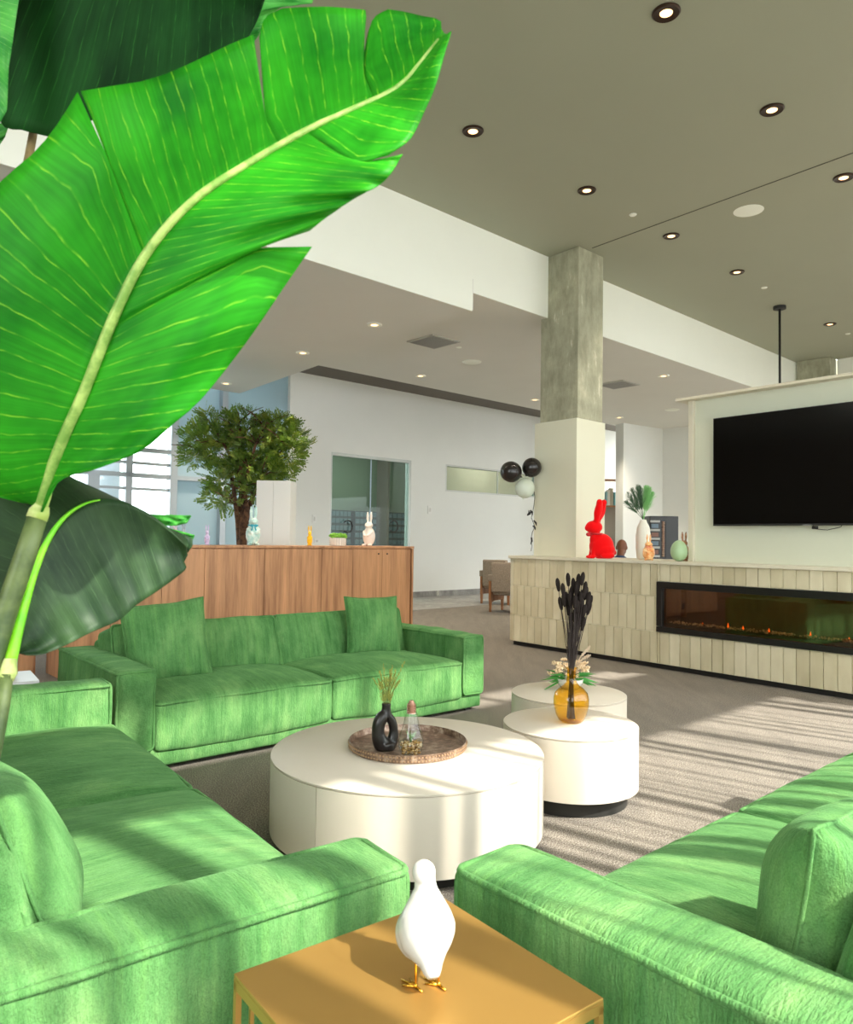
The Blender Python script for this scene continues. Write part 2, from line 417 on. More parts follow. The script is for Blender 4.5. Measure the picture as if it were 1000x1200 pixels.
# back wall with the glazed mail room door and the slot window
W0 = Vector((-.325, 18.348, 0)); Bw = R(42.139); dW = Vector((math.cos(Bw), math.sin(Bw), 0)); nW = Vector((-dW.y, dW.x, 0))
def onwall(px, py, P0=W0, d=dW):
    n_ = Vector((-d.y, d.x, 0)); r_ = ray(px, py); k = ((P0-EYEV).dot(n_))/r_.dot(n_); q = EYEV+r_*k
    return (q-P0).dot(d), q.z
def wpt(s, z=0, off=0): return W0+dW*s+nW*off+Vector((0, 0, z))
sL = onwall(339.5, 500)[0]; g0 = onwall(388, 560)[0]; g1 = onwall(482, 560)[0]; gz = 3.37
h0, hz1 = onwall(522.6, 544); _, hz0 = onwall(522.6, 575.7); h1 = h0+3.6
sR = 16
def wbox(mb, s0, s1, z0, z1, off=0, th=.15):
    c = wpt((s0+s1)/2, (z0+z1)/2, off+th/2); mb.box(tuple(c), (s1-s0, th, z1-z0), Bw); return mb
w = MB(); wbox(w, sL, g0, 0, ZD); wbox(w, g0, g1, gz, ZD); wbox(w, g1, h0, 0, ZD); wbox(w, h0, h1, 0, hz0); wbox(w, h0, h1, hz1, ZD); wbox(w, h1, sR, 0, ZD)
w.build('wall_back', 'wallgrey', kind='structure')
w = MB(); wbox(w, sL, g0, 0, .145, -.02, .02); wbox(w, g1, sR, 0, .145, -.02, .02); w.build('baseboard_back', 'base', kind='structure')
# room behind the glass
w = MB(); wbox(w, g0-1.5, sR, 0, 4.6, 4.4, .1); w.build('wall_mailroom', paint('sage_wall_paint', (160, 170, 156)), kind='structure')
w = MB(); wbox(w, g0-1.5, sR, 4.5, 4.57, .15, 4.3); w.build('ceiling', 'ceil_lo', kind='structure')
# glazed doors
dr = thing('door_1', None, None); dr['kind'] = 'structure'
w = MB(); wbox(w, g0, g1, gz-.07, gz, .0, .12); wbox(w, g0, g0+.03, 0, gz, 0, .12); wbox(w, g1-.07, g1, 0, gz-.0, 0, .14); wbox(w, g0, g1, 0, .06, 0, .1); w.build('door_frame', plain('door_aluminium', (196, 200, 196), .4, .3), dr)
gm = (g0+g1)/2-.02
for (a, b) in ((g0+.03, gm-.01), (gm+.01, g1-.07)):
    w = MB(); wbox(w, a, b, .06, gz-.07, .05, .012); pn = w.build('glass_panel', 'glass', dr)
    w = MB(); wbox(w, (gm-.012), (gm+.012), .06, gz-.07, .045, .02)
w.build('mullion', plain('pale_blue_glass_edge', (170, 182, 206), .3), dr)
for px in (407, 461):
    s_, z_ = onwall(px, 617); c = wpt(s_, z_, -.02); pts = []
    for i in range(19):
        a = R(40)+R(280)*i/18; pts.append(tuple(c+dW*(-.13*math.cos(a))+Vector((0, 0, .14*math.sin(a)))))
    MB().tube(pts, .014, 8).build('door_handle', 'blackm', dr, smooth=True)
# mailboxes in the room behind
mq = N('mailbox_front'); v_ = mq.coord((1, 1, 1)); mq.base(mq.mix(mq.noise(v_, 8, 2), lin((92, 116, 128)), lin((142, 164, 176)))); mq.set(Roughness=.35, Metallic=.3); M['mail'] = mq.m
P3 = W0+nW*3.9
for k, (xa, xb) in enumerate(((389, 412), (417, 442), (450, 476))):
    sa = onwall(xa, 620, P3)[0]; sb = onwall(xb, 620, P3)[0]; zt = onwall(430, 599, P3)[1]
    t = thing('mailbox_cabinet', ['bluish steel mailbox bank at left behind the glass door', 'bluish steel mailbox bank behind the glass door, seen past the white rabbit', 'bluish steel mailbox bank at right behind the glass door'][k], 'mailboxes', tuple(W0+dW*((sa+sb)/2)+nW*4.05), Bw)
    L_ = sb-sa; w = MB(); w.box((0, .1, zt/2), (L_, .4, zt)); w.build('cabinet_body', plain('mailbox_frame', (92, 100, 104), .5, .3), t)
    w = MB(); nc, nr = 5, 11
    for i in range(nc):
        for j in range(nr): w.box((-L_/2+L_*(i+.5)/nc, -.115, zt*(j+.5)/nr), (L_/nc*.8, .03, zt/nr*.66))
    w.build('mailbox_doors', 'mail', t, kind='stuff')
w = MB(); wbox(w, onwall(443, 600, P3)[0]+.1, onwall(449, 600, P3)[0]+.0, 0, 4.49, 3.6, .5); w.build('wall_pier', paint('mauve_grey_pier', (150, 138, 134)), kind='structure')
# slot window
def roomfill(p, e, sz=1.2):  # unseen area lights added to brighten the mail room and office
    ld = bpy.data.lights.new('added_room_fill', 'AREA'); ld.energy = e; ld.size = sz; ld.color = (1, .96, .88)
    lo = bpy.data.objects.new('added_room_fill', ld); C.objects.link(lo); lo.location = p
roomfill(tuple(wpt((g0+g1)/2+1.5, 4.4, 2.2)), 40); roomfill(tuple(wpt(h0+3.6, 4.4, 1.3)), 32, .8)
wn = thing('window_2', None, None); wn['kind'] = 'structure'
w = MB(); wbox(w, h0, h1, hz1-.04, hz1, 0, .15); wbox(w, h0, h1, hz0, hz0+.04, 0, .15); wbox(w, h0, h0+.04, hz0+.04, hz1-.04, 0, .15)
wbox(w, onwall(585, 560)[0], onwall(585, 560)[0]+.02, hz0+.04, hz1-.04, .05, .03); w.build('window_frame', plain('slot_window_frame', (206, 208, 204), .5), wn)
w = MB(); wbox(w, h0+.04, h1, hz0+.04, hz1-.04, .07, .01); w.build('glass_pane', 'glass', wn)
w = MB(); wbox(w, h0+2.2, h0+9, 0, 4.49, 2.4, .08); w.build('wall_office', paint('warm_office_wall', (226, 206, 190)), kind='structure')

# ends of the side rooms and of the hall
w = MB(); c_ = wpt(sR-.1, 2.3, 2.3); w.box(tuple(c_), (.1, 4.5, 4.6), Bw); w.build('wall_hall_end', 'wallgrey', kind='structure')
he0, he1 = wpt(sR-.1), Vector((15.5, 15.0, 0))
MB().prism(*wallseg(he0, he1, 0, ZD, .1)).build('wall_hall_side', 'wallgrey', kind='structure')
# glazing wall left of the back wall
gl = thing('window_1', None, None); gl['kind'] = 'structure'
def sx(px): return onwall(px, 600)[0]
s262, s205, s150, s108 = sx(262), sx(205), sx(150), sx(108)
w = MB(); wbox(w, s205, sL, 0, ZD, .1, .05); w.build('frosted_panel', 'blue', gl)
w = MB()
wbox(w, s262-.09, s262+.03, 0, ZD, -.04, .16); wbox(w, s205-.12, s205+.02, 0, ZD, -.04, .18)
for z in (3.03, 2.55): wbox(w, s205-8, s262, z-.04, z+.04, -.02, .14)
for z in (2.78, 2.3): wbox(w, s205-8, s205, z-.025, z+.025, 0, .1)
wbox(w, s150-.06, s150+.06, 0, ZD, -.02, .14); wbox(w, s108-.1, s108+.1, 0, 2.55, -.04, .16); wbox(w, s108-1.4, s108-1.3, 0, 2.55, -.04, .16); wbox(w, s108-3.4, s108-3.3, 0, ZD, -.04, .16)
w.build('mullion', 'steel', gl)
w = MB(); wbox(w, s205-9, s205, 0, ZD, .1, .012); w.build('glass_pane', 'glassout', gl)
# outside: pale round column and balcony seen through the glazing
t = MB(); t.lathe([(.42, 0), (.42, 6)], 24, tuple(wpt((s150+s205)/2+.1, 0, 3.2))); t.build('outdoor_column', plain('pale_outdoor_column', (206, 214, 222), .6), smooth='auto', label='pale round column outside beyond the left window wall', cat='column')
w = MB()
for z in (3.1, 3.35, 2.0): wbox(w, s205-6, s205+.4, z-.04, z+.04, 4.4, .06)
wbox(w, s205-6, s205+.4, 3.5, 3.7, 4.5, 1.2); w.build('balcony', 'steel', label='grey balcony rail outside beyond the left window wall', cat='balcony')

# walls behind the counter: partition with thick end
q = [Vector(x) for x in ((5.002, 19.735, 0), (5.126, 19.43, 0), (6.449, 20.363, 0), (9.5, 17.3, 0), (9.7, 17.6, 0), (6.5, 20.75, 0))]
MB().prism([tuple(x[:2]) for x in q], 0, Z2).build('wall_pantry', 'wallgrey', kind='structure')

# left wall hidden behind the big leaf, and the outer window wall behind the right sofa
MB().prism([(-9.2, 12.0), (-9.35, 12.0), (-8.6, -6), (-8.45, -6)], 0, HI).build('wall_left', paint('taupe_wall', (120, 108, 94)), kind='structure')
WP = Vector((4.55, 3.22, 0)); WD = R(42.0); dX = Vector((math.cos(WD), math.sin(WD), 0)); nX = Vector((dX.y, -dX.x, 0))
def xbox(mb, s0, s1, z0, z1, off=0, th=.1):
    c = WP+dX*((s0+s1)/2)+nX*(off+th/2)+Vector((0, 0, (z0+z1)/2)); mb.box(tuple(c), (s1-s0, th, z1-z0), WD); return mb
w = MB(); xbox(w, -6.4, 11, 0, .25); xbox(w, -6.4, 11, 3.6, 4.92); xbox(w, -6.4, 11, 5.34, HI)
xbox(w, -9, -6.2, 0, HI); xbox(w, 11, 13, 0, HI)
w.build('wall_window_side', 'white', kind='structure')
wx = thing('window_3', None, None); wx['kind'] = 'structure'
w = MB()
for s_ in (-6.1, -4.4, -2.75, -1.1, .55, 2.2, 3.85, 5.5, 7.2, 9, 10.9): xbox(w, s_-.04, s_+.04, .25, 3.6, 0, .12); xbox(w, s_-.04, s_+.04, 4.92, 5.34, 0, .12)
xbox(w, -6.4, 11, 1.0, 1.06)
w.build('mullion', 'steel', wx)
rs = random.Random(3); w = MB(); s_ = -6.2
while s_ < 10.8:                                       # partly drawn vertical blind
    wd = rs.uniform(.01, .04) if rs.random() < .8 else rs.uniform(.06, .14)
    xbox(w, s_, s_+wd, .3, 3.58, -.08, .02); s_ += wd+rs.uniform(.03, .13)+(.12 if rs.random() < .2 else 0)
w.build('vertical_blind', plain('white_blind_slats', (236, 234, 228), .7), wx, kind='stuff')

# ================================================================== FIREPLACE COUNTER
F0 = Vector((1.13, 10.494, 0)); FA = A
LEN = 5.6; CT = 1.235; rc = .16
fc = thing('fireplace_counter', 'long cream tiled counter with pale stone top and built-in electric fire', 'counter', tuple(F0), FA)
# local frame: x along the counter to the right, y to the back
toe = MB().prism([(.1, .06), (LEN, .06), (LEN, .9), (.1, .9)], 0, .06); toe.build('toe_kick', 'blackm', fc)
# tiled front with rounded left end
tiles = MB(); tones = []
FX0, FX1, FZ0, FZ1 = 2.41, 5.05, .425, 1.0
# local x of fire frame edges measured along the front
def flx(px, py):
    r_ = ray(px, py); n_ = Vector((-dA.y, dA.x, 0)); k = (F0-EYEV).dot(n_)/r_.dot(n_); q_ = EYEV+r_*k; return (q_-F0).dot(dA), q_.z
FX0 = flx(770.7, 700)[0]; FX1 = FX0+2.75
rows = [(.065, .335), (.335, .76), (.76, 1.185)]
rows = [(.06, .42), (.42, .825), (.825, 1.20)]
tw = .128; rt_ = random.Random(11)
def tile(x0, x1, z0, z1):
    if x1-x0 < .015 or z1-z0 < .015: return
    g = .0035; n0 = len(tiles.v); off = rt_.uniform(-.002, .002); tl = rt_.uniform(-.0015, .0015)
    tn = rt_.random()
    tiles.box(((x0+x1)/2, .006+off, (z0+z1)/2), (x1-x0-2*g, .02, z1-z0-2*g)); tones.append((n0, n0+8, tn))
for ri, (z0, z1) in enumerate(rows):
    x = rc+(tw/2 if ri % 2 else 0)
    if ri % 2: tile(rc, x, z0, z1)
    while x < LEN:
        xe = min(x+tw, LEN)
        if xe <= FX0 or x >= FX1: tile(x, xe, z0, z1)
        else:
            if x < FX0: tile(x, FX0, z0, z1)
            if xe > FX1: tile(FX1, xe, z0, z1)
            xa, xb = max(x, FX0), min(xe, FX1)
            if z0 < FZ0: tile(xa, xb, z0, min(z1, FZ0))
            if z1 > FZ1: tile(xa, xb, max(z0, FZ1), z1)
        x = xe
for (z0, z1) in rows:                                    # curved corner tiles
    for a0_, a1_ in ((0, 45), (45, 90)):
        n0 = len(tiles.v); k = 5; pi_ = []; po = []
        for i in range(k+1):
            a = R(180+a0_+1+(a1_-a0_-2)*i/k); pi_.append((rc+(rc-.02)*math.cos(a), rc+(rc-.02)*math.sin(a))); po.append((rc+(rc+.004)*math.cos(a), rc+(rc+.004)*math.sin(a)))
        tiles.prism(pi_+po[::-1], z0+.003, z1-.003); tones.append((n0, len(tiles.v), rt_.random()))
    y = rc
    while y < .9: n0 = len(tiles.v); tiles.box((.006, y+tw/2, (z0+z1)/2), (.02, tw-.006, z1-z0-.006)); tones.append((n0, len(tiles.v), rt_.random())); y += tw
to = tiles.build('tiles', 'tile', fc, kind='stuff', bevel=.0015)
ca = to.data.color_attributes.new('tone', 'FLOAT_COLOR', 'POINT')
for a, b, tn in tones:
    for i in range(a, b): ca.data[i].color = (tn, tn, tn, 1)
pts = [(rc+(rc-.012)*math.cos(R(180+90*i/8)), rc+(rc-.012)*math.sin(R(180+90*i/8))) for i in range(9)]
bd = MB()
bd.prism(pts+[(FX0, .012), (FX0, .9), (.012, .9)], .06, 1.2)
bd.prism([(FX0, .012), (FX1, .012), (FX1, .9), (FX0, .9)], .06, FZ0); bd.prism([(FX0, .012), (FX1, .012), (FX1, .9), (FX0, .9)], FZ1, 1.2)
bd.prism([(FX0, .45), (FX1, .45), (FX1, .9), (FX0, .9)], FZ0, FZ1); bd.prism([(FX1, .012), (LEN, .012), (LEN, .9), (FX1, .9)], .06, 1.2)
bd.build('counter_core', 'grout', fc)
sp_ = [(rc+(rc+.04)*math.cos(R(180+90*i/10)), rc+(rc+.04)*math.sin(R(180+90*i/10))) for i in range(11)]
MB().prism(sp_+[(LEN+.02, -.04), (LEN+.02, .92), (-.04, .92)], 1.2, CT).build('countertop', 'slab', fc, bevel=.003)
# electric fire
ef = thing('electric_fireplace', 'long black-framed electric fireplace with crystals set into the tiled counter', 'fireplace', tuple(F0+dA*FX0), FA)
LF = FX1-FX0; HF = FZ1-FZ0
w = MB(); fw = .075
w.box((LF/2, .0, FZ0+fw*.4), (LF, .05, fw*.8)); w.box((LF/2, .0, FZ1-fw/2), (LF, .05, fw)); w.box((fw/2, 0, (FZ0+FZ1)/2), (fw, .05, HF-fw*1.8)); w.box((LF-fw/2, 0, (FZ0+FZ1)/2), (fw, .05, HF-fw*1.8))
w.build('frame', 'black', ef, bevel=.004)
w = MB(); w.box((LF/2, .44, (FZ0+FZ1)/2), (LF-.04, .01, HF-.04)); w.box((LF/2, .24, FZ0+.06), (LF-.04, .4, .02)); w.box((LF/2, .24, FZ1-.03), (LF-.04, .4, .02))
w.box((.02, .24, (FZ0+FZ1)/2), (.02, .4, HF-.06)); w.box((LF-.02, .24, (FZ0+FZ1)/2), (.02, .4, HF-.06))
w.build('firebox', plain('dark_brown_firebox', (92, 62, 38), .8), ef)
cq = N('fire_crystals'); v_ = cq.coord((1, 1, 1)); cq.base(cq.ramp(cq.noise(v_, 40, 2), [(.35, lin((120, 84, 60))), (.5, lin((214, 200, 188))), (.65, lin((250, 250, 250)))])); cq.set(Roughness=.15); M['crys'] = cq.m
w = MB(); w.box((LF/2, .13, FZ0+.085), (LF-.16, .16, .03)); w.build('ember_bed', plain('charcoal_gravel', (70, 60, 54), .8), ef)
w = MB(); r2_ = random.Random(5)
for i in range(340):
    x = r2_.uniform(.09, LF-.09); rr = r2_.uniform(.006, .017); w.ell((x, r2_.uniform(.06, .2), FZ0+.1+rr*.5+r2_.random()*.012), (rr, rr, rr*.8), 5, 3, rotm(r2_.random()*3, r2_.random()*3))
w.build('crystals', 'crys', ef, kind='stuff')
M['flame'] = emis('orange_flame', (255, 110, 30), 1.6)
w = MB()
for x in (.75, .92, 1.2, 1.62, 1.98, 2.1, 2.4, .45):
    h = r2_.uniform(.03, .075); w.lathe([(0, 0), (.011, h*.25), (.006, h*.6), (0, h)], 8, (x, .2, FZ0+.1))
w.build('flames', 'flame', ef, smooth=True, kind='stuff')
for x in (.5, 1.35, 2.2):  # added point lights hidden behind the top frame, brightening the firebox
    ld = bpy.data.lights.new('added_firebox_fill', 'POINT'); ld.energy = 2.2; ld.color = (1, .78, .55); ld.shadow_soft_size = .02
    lo = bpy.data.objects.new('added_firebox_fill', ld); C.objects.link(lo); lo.parent = ef; lo.location = (x, .08, FZ1-.04)
w = MB(); w.box((LF/2, .022, (FZ0+FZ1)/2), (LF-2*fw+.01, .004, HF-fw*1.7)); w.build('glass_front', 'smoke', ef)

# television wall
wv = thing('wall_television', None, None, tuple(F0), FA); wv['kind'] = 'structure'
SB = .30
TX0 = None
def tlx(px, py):
    P0 = F0+Vector((-dA.y, dA.x, 0))*SB; n_ = Vector((-dA.y, dA.x, 0)); r_ = ray(px, py); k = (P0-EYEV).dot(n_)/r_.dot(n_); q_ = EYEV+r_*k; return (q_-P0).dot(dA), q_.z
TX0, TZ1 = tlx(809.0, 470.5)
w = MB(); w.box(((TX0+LEN)/2, SB+.14, (CT+TZ1)/2), (LEN-TX0, .26, TZ1-CT)); w.build('panel', 'tvwall', wv)
w = MB(); w.box((TX0+.03, SB-.01, (CT+TZ1)/2), (.06, .05, TZ1-CT)); w.box(((TX0+LEN)/2-.04, SB+.09, TZ1+.015), (LEN-TX0+.16, .42, .03)); w.build('panel_trim', 'slab', wv, bevel=.003)
# television
tx0, tz1 = tlx(841, 491.5); _, tz0 = tlx(843, 616.5); TL, TH = 2.08, tz1-tz0
tv = thing('television', 'large black flat television mounted above the electric fire', 'television', tuple(F0+dA*(tx0+TL/2)+Vector((-dA.y, dA.x, 0))*(SB-.075)+Vector((0, 0, (tz0+tz1)/2))), FA)
w = MB(); w.box((0, 0, 0), (TL, .035, TH)); w.build('bezel', 'blackm', tv, bevel=.004)
w = MB(); w.box((0, -.0185, .006), (TL-.02, .003, TH-.03)); w.build('screen', 'screen', tv)
w = MB(); w.box((0, .045, 0), (.5, .055, .4)); w.build('wall_bracket', 'black', tv)
w = MB(); w.box((-.02, -.019, -TH/2+.006), (.09, .004, .004)); w.build('maker_mark', plain('pale_grey_badge', (190, 190, 190), .4), tv)
w = MB(); w.tube([(.02, .03, -TH/2), (.05, .02, -TH/2-.035), (.16, .02, -TH/2-.045), (.28, .03, -TH/2-.015), (.3, .03, -TH/2+.02)], .004, 6); w.box((.04, .02, -TH/2-.02), (.05, .03, .03)); w.build('cable', 'blackm', tv, smooth=True)

# column and casing
def inner(off, px, py):
    P0 = F0+Vector((-dA.y, dA.x, 0))*off; n_ = Vector((-dA.y, dA.x, 0)); r_ = ray(px, py); k = (P0-EYEV).dot(n_)/r_.dot(n_); return EYEV+r_*k
K = inner(.26, 675.4, 600); K.z = 0
wl = (inner(.26, 626, 600)-K); wl.z = 0; wl = wl.length
nA = Vector((-dA.y, dA.x, 0))
col_n = Vector((math.cos(B), math.sin(B), 0))
cz = inner(.26, 675.4, 489.5).z
w = MB(); L_ = wl; Rr = .66
cpts = [K, K-dA*L_, K-dA*L_+col_n*Rr, K+col_n*Rr]
w.prism([tuple(p[:2]) for p in cpts], CT, cz); w.build('wall_casing', 'casing', kind='structure', bevel=.004)
cc = K+col_n*.03-dA*.01
cl_ = wl-.08
ccp = [cc, cc-dA*cl_, cc-dA*cl_+col_n*.58, cc+col_n*.58]
MB().prism([tuple(p[:2]) for p in ccp], cz, HI).build('concrete_column', 'conc', bevel=.012, label='tall raw concrete column rising from the white casing on the tiled counter', cat='column')
q0, q1, q2_ = onz(934, 424, HI), onz(973, 418, HI), onz(980, 421, HI)
MB().prism([tuple(q0[:2]), tuple(q1[:2]), tuple((q1+col_n*.75)[:2]), tuple((q0+col_n*.75)[:2])], 2.6, HI).build('concrete_column', 'conc', bevel=.01, label='far concrete column showing above the television wall', cat='column')

# ================================================================== CEILING FIXTURES
def downlight(loc, r, label, group, trim, power, square=False):
    t = thing('ceiling_light', label, 'ceiling light', loc, 0, group)
    w = MB(); w.lathe([(r*.45, -.001), (r*.47, -.010), (r*.90, -.016), (r, -.006), (r, .0), (r*.45, -.001)], 28); w.build('trim_ring', trim, t, smooth='auto')
    w = MB(); w.lathe([(0, -.008), (r*.44, -.008), (r*.44, -.001), (0, -.001)], 20); w.build('lens', 'lamp', t)
    ld = bpy.data.lights.new('lamp', 'SPOT'); ld.energy = power; ld.color = (1, .86, .68); ld.spot_size = R(100); ld.spot_blend = .8; ld.shadow_soft_size = .05
    lo = bpy.data.objects.new('lamp', ld); C.objects.link(lo); lo.parent = t; lo.location = (0, 0, -.03)
M['brz'] = plain('dark_bronze_trim', (56, 38, 28), .35, .6)
HL = [(781, 14, 'dark-ringed ceiling downlight at the very top edge of the photo'), (905, 128, 'dark-ringed ceiling downlight right of the topmost one, above the ceiling joint'),
      (554.5, 153, 'dark-ringed ceiling downlight nearest the tip of the big leaf'), (688, 222.5, 'dark-ringed ceiling downlight above the concrete column top'),
      (989, 207.5, 'dark-ringed ceiling downlight cut by the right edge of the photo'), (787, 276, 'dark-ringed ceiling downlight left of the round white speaker'),
      (864, 318.5, 'dark-ringed ceiling downlight up and left of the pendant rose'), (973, 379.5, 'farthest dark-ringed ceiling downlight, above the far concrete column')]
for px, py, lb in HL:
    p = onz(px, py, HI); downlight((p.x, p.y, HI-.003), .105, lb, 'dark downlights in the high ceiling', 'brz', 45)
LL = [(439, 380, Z1, 'white-ringed downlight in the low ceiling nearest the bulkhead'), (355, 413, Z1, 'white-ringed downlight between the leaf and the dark ceiling band'), (265, 449, Z1, 'white-ringed downlight above the leafy tree, at the big leaf edge'),
      (493, 440, Z2, 'white-ringed downlight above the glazed door'), (627, 468, Z2, 'white-ringed downlight just left of the concrete column'), (778, 440, Z2, 'white-ringed downlight between column and television wall, under the bulkhead'), (726, 489, Z2, 'farthest white-ringed downlight, just above the pantry wall end')]
for px, py, zz, lb in LL:
    p = onz(px, py, zz); downlight((p.x, p.y, zz-.003), .105, lb, 'white downlights in the low ceiling', 'white', 190)
def disc(name, px, py, z, r, label, cat='smoke detector', d=.02, mat='white'):
    p = onz(px, py, z); w = MB(); w.lathe([(0, -d), (r*.8, -d), (r, -d*.3), (r, 0), (0, 0)], 28); return w.build(name, mat, smooth='auto', loc=(p.x, p.y, z), label=label, cat=cat)
disc('ceiling_speaker', 877.5, 247, HI, .17, 'round white speaker flush in the high ceiling', 'speaker', .01)
for px, py, z, lb in ((742, 251.5, HI, 'small white sprinkler cap in the ceiling beside the joint line'), (896, 337, HI, 'small white sprinkler cap left of the pendant'), (994, 391, HI, 'small white sprinkler cap at the right edge of the photo'), (538, 407, Z2, 'small white detector beside the square ceiling vent')):
    disc('sprinkler_cap', px, py, z, .045, lb, 'sprinkler', .012)
disc('smoke_detector', 553, 424, Z2, .17, 'flat round detector in the low ceiling above the slot window')
disc('smoke_detector', 788, 480, Z2, .17, 'flat round detector in the low ceiling left of the television wall')
def vent(px, label, z=Z2):
    ps = [onz(x, y, z) for x, y in px]; c = sum(ps, Vector())/4; c.z = z
    t = thing('ceiling_vent', label, 'vent', tuple(c)); a = (ps[1]-ps[0]); L1 = .6; an = B
    w = MB(); w.box((0, 0, -.008), (L1, L1, .016), an); w.build('vent_frame', plain('vent_grey', (186, 184, 176), .6), t)
    w = MB()
    for i in range(14): 
        o_ = -L1*.42+L1*.84*i/13; w.box((-math.sin(an)*o_, math.cos(an)*o_, -.02), (L1*.86, .012, .01), an)
    w.build('slats', plain('vent_slat_grey', (150, 148, 142), .6), t, kind='stuff')
vent(((478, 400), (504, 390), (538, 400), (513, 409)), 'square grey vent in the low ceiling left of the bulkhead step')
vent(((704, 450), (720, 444), (746, 450), (728, 457)), 'square grey vent in the low ceiling right of the concrete column')
# pendant rod
p = onz(914, 359, HI)
t = thing('pendant_lamp', 'black pendant lamp rod dropping behind the television wall', 'lamp', (p.x, p.y, HI))
MB().lathe([(0, -.05), (.1, -.05), (.1, 0), (0, 0)], 24).build('ceiling_rose', 'blackm', t, smooth='auto'); MB().tube([(0, 0, -.04), (0, 0, -2.3)], .02, 8).build('rod', 'blackm', t, smooth=True)
MB().lathe([(.02, -2.25), (.05, -2.3), (.22, -2.5), (.2, -2.5), (.03, -2.3)], 28).build('lamp_shade', 'blackm', t, smooth='auto')

# ================================================================== SOFAS
def piping_loop(cx, cy, cz, a, b, plane, r=.0095, rad=.03):
    """rounded-rectangle loop; plane 'z' lies flat, 'y' faces the front, 'x' faces the side"""
    pts = []
    for (sx_, sy_, a0_) in ((1, 1, 0), (-1, 1, 90), (-1, -1, 180), (1, -1, 270)):
        for i in range(5):
            an = R(a0_+90*i/4); u = sx_*(a-rad)+rad*math.cos(an); v = sy_*(b-rad)+rad*math.sin(an)
            pts.append((u, v))
    out = []
    k = len(pts)
    for i in range(k):
        p, q_ = pts[i], pts[(i+1) % k]; L_ = math.hypot(q_[0]-p[0], q_[1]-p[1]); nn = max(1, int(L_/.06))
        for j in range(nn): out.append((p[0]+(q_[0]-p[0])*j/nn, p[1]+(q_[1]-p[1])*j/nn))
    P_ = []
    for u, v in out:
        w_ = noise.noise_vector(Vector((u*5+cx, v*5+cy, cz*3)))*.004
        if plane == 'z': P_.append((cx+u+w_[0], cy+v+w_[1], cz+w_[2]))
        elif plane == 'y': P_.append((cx+u+w_[0], cy+w_[1], cz+v+w_[2]))
        else: P_.append((cx+w_[0], cy+u+w_[1], cz+v+w_[2]))
    return P_, r
def add_pipe(mb, args): mb.tube(args[0], args[1], 6, closed=True)
def sofa(name, label, loc, rz, L=3.04, D=1.22, AH=.635, AW=.235, seed=0):
    t = thing(name, label, 'sofa', loc, rz, None)
    t['group'] = 'green sofas around the drum tables'
    hx = L/2
    w = MB(); w.softbox((0, D/2, .085), (L-.01, D-.02, .11), .018, (30, 10, 1)); b = w.build('base', 'fx', t, smooth=True)
    for x in (-hx+.1, hx-.1):
        for y in (.1, D-.1): MB().box((x, y, .015), (.06, .06, .03)).build('foot', 'blackm', t)
    for s_ in (-1, 1):
        cx = s_*(hx-AW/2)
        w = MB(); w.softbox((cx, D/2-.01, .14+(AH-.14)/2), (AW, D, AH-.14), .03, (5, 26, 12), (.008, .012, .014), .014, seed+s_, 5)
        a_ = w.build('arm', 'fy', t, smooth=True)
        w = MB()
        add_pipe(w, piping_loop(cx, D/2-.01, AH-.010, AW/2-.001, D/2-.001, 'z'))
        add_pipe(w, piping_loop(cx, -.006, .14+(AH-.14)/2, AW/2-.006, (AH-.14)/2-.008, 'y'))
        w.build('piping', 'fy', a_, smooth=True)
    IL = L-2*AW; SW = IL/2
    for k in (-1, 1):
        cx = k*SW/2
        w = MB(); w.softbox((cx, .42, .275), (SW-.006, .86, .29), .03, (22, 16, 8), (.006, .014, .075), .009, seed+3*k, 4)
        c_ = w.build('seat_cushion', 'fx', t, smooth=True)
        w = MB(); add_pipe(w, piping_loop(cx, .42, .414, SW/2-.008, .430, 'z')); w.build('piping', 'fx', c_, smooth=True)
        w = MB(); w.softbox((0, 0, 0), (SW-.004, .30, .42), .04, (20, 5, 10), (.006, .035, .015), .012, seed+5*k, 4)
        bk_ = w.build('back_cushion', 'fx', t, smooth=True); bk_.location = (cx, .935, .575); bk_.rotation_euler.x = R(-16)
        w = MB(); add_pipe(w, piping_loop(0, -.14, 0, SW/2-.008, .203, 'y')); w.build('piping', 'fx', bk_, smooth=True)
    w = MB(); w.softbox((0, D-.075, .40), (IL, .13, .56), .04, (30, 3, 8), (0, .01, 0), .006, seed); w.build('back_frame', 'fx', t, smooth=True)
    return t
SO_B = sofa('sofa', 'green chenille sofa in front of the wooden sideboard, two square cushions on it', (-.66, 5.43, 0), R(40.8), 3.06, seed=1)
SO_R = sofa('sofa', 'green chenille sofa at bottom right, one rounded cushion cut by the photo edge', (.091+1.52*.743, 1.885+1.52*.669, 0), R(-138), 3.04, seed=9)
SO_L = sofa('sofa', 'green chenille sofa at bottom left, running towards the banana plant stem', (-.035-1.5*.605, 1.885+1.5*.796, 0), R(127.2), 3.0, seed=17)
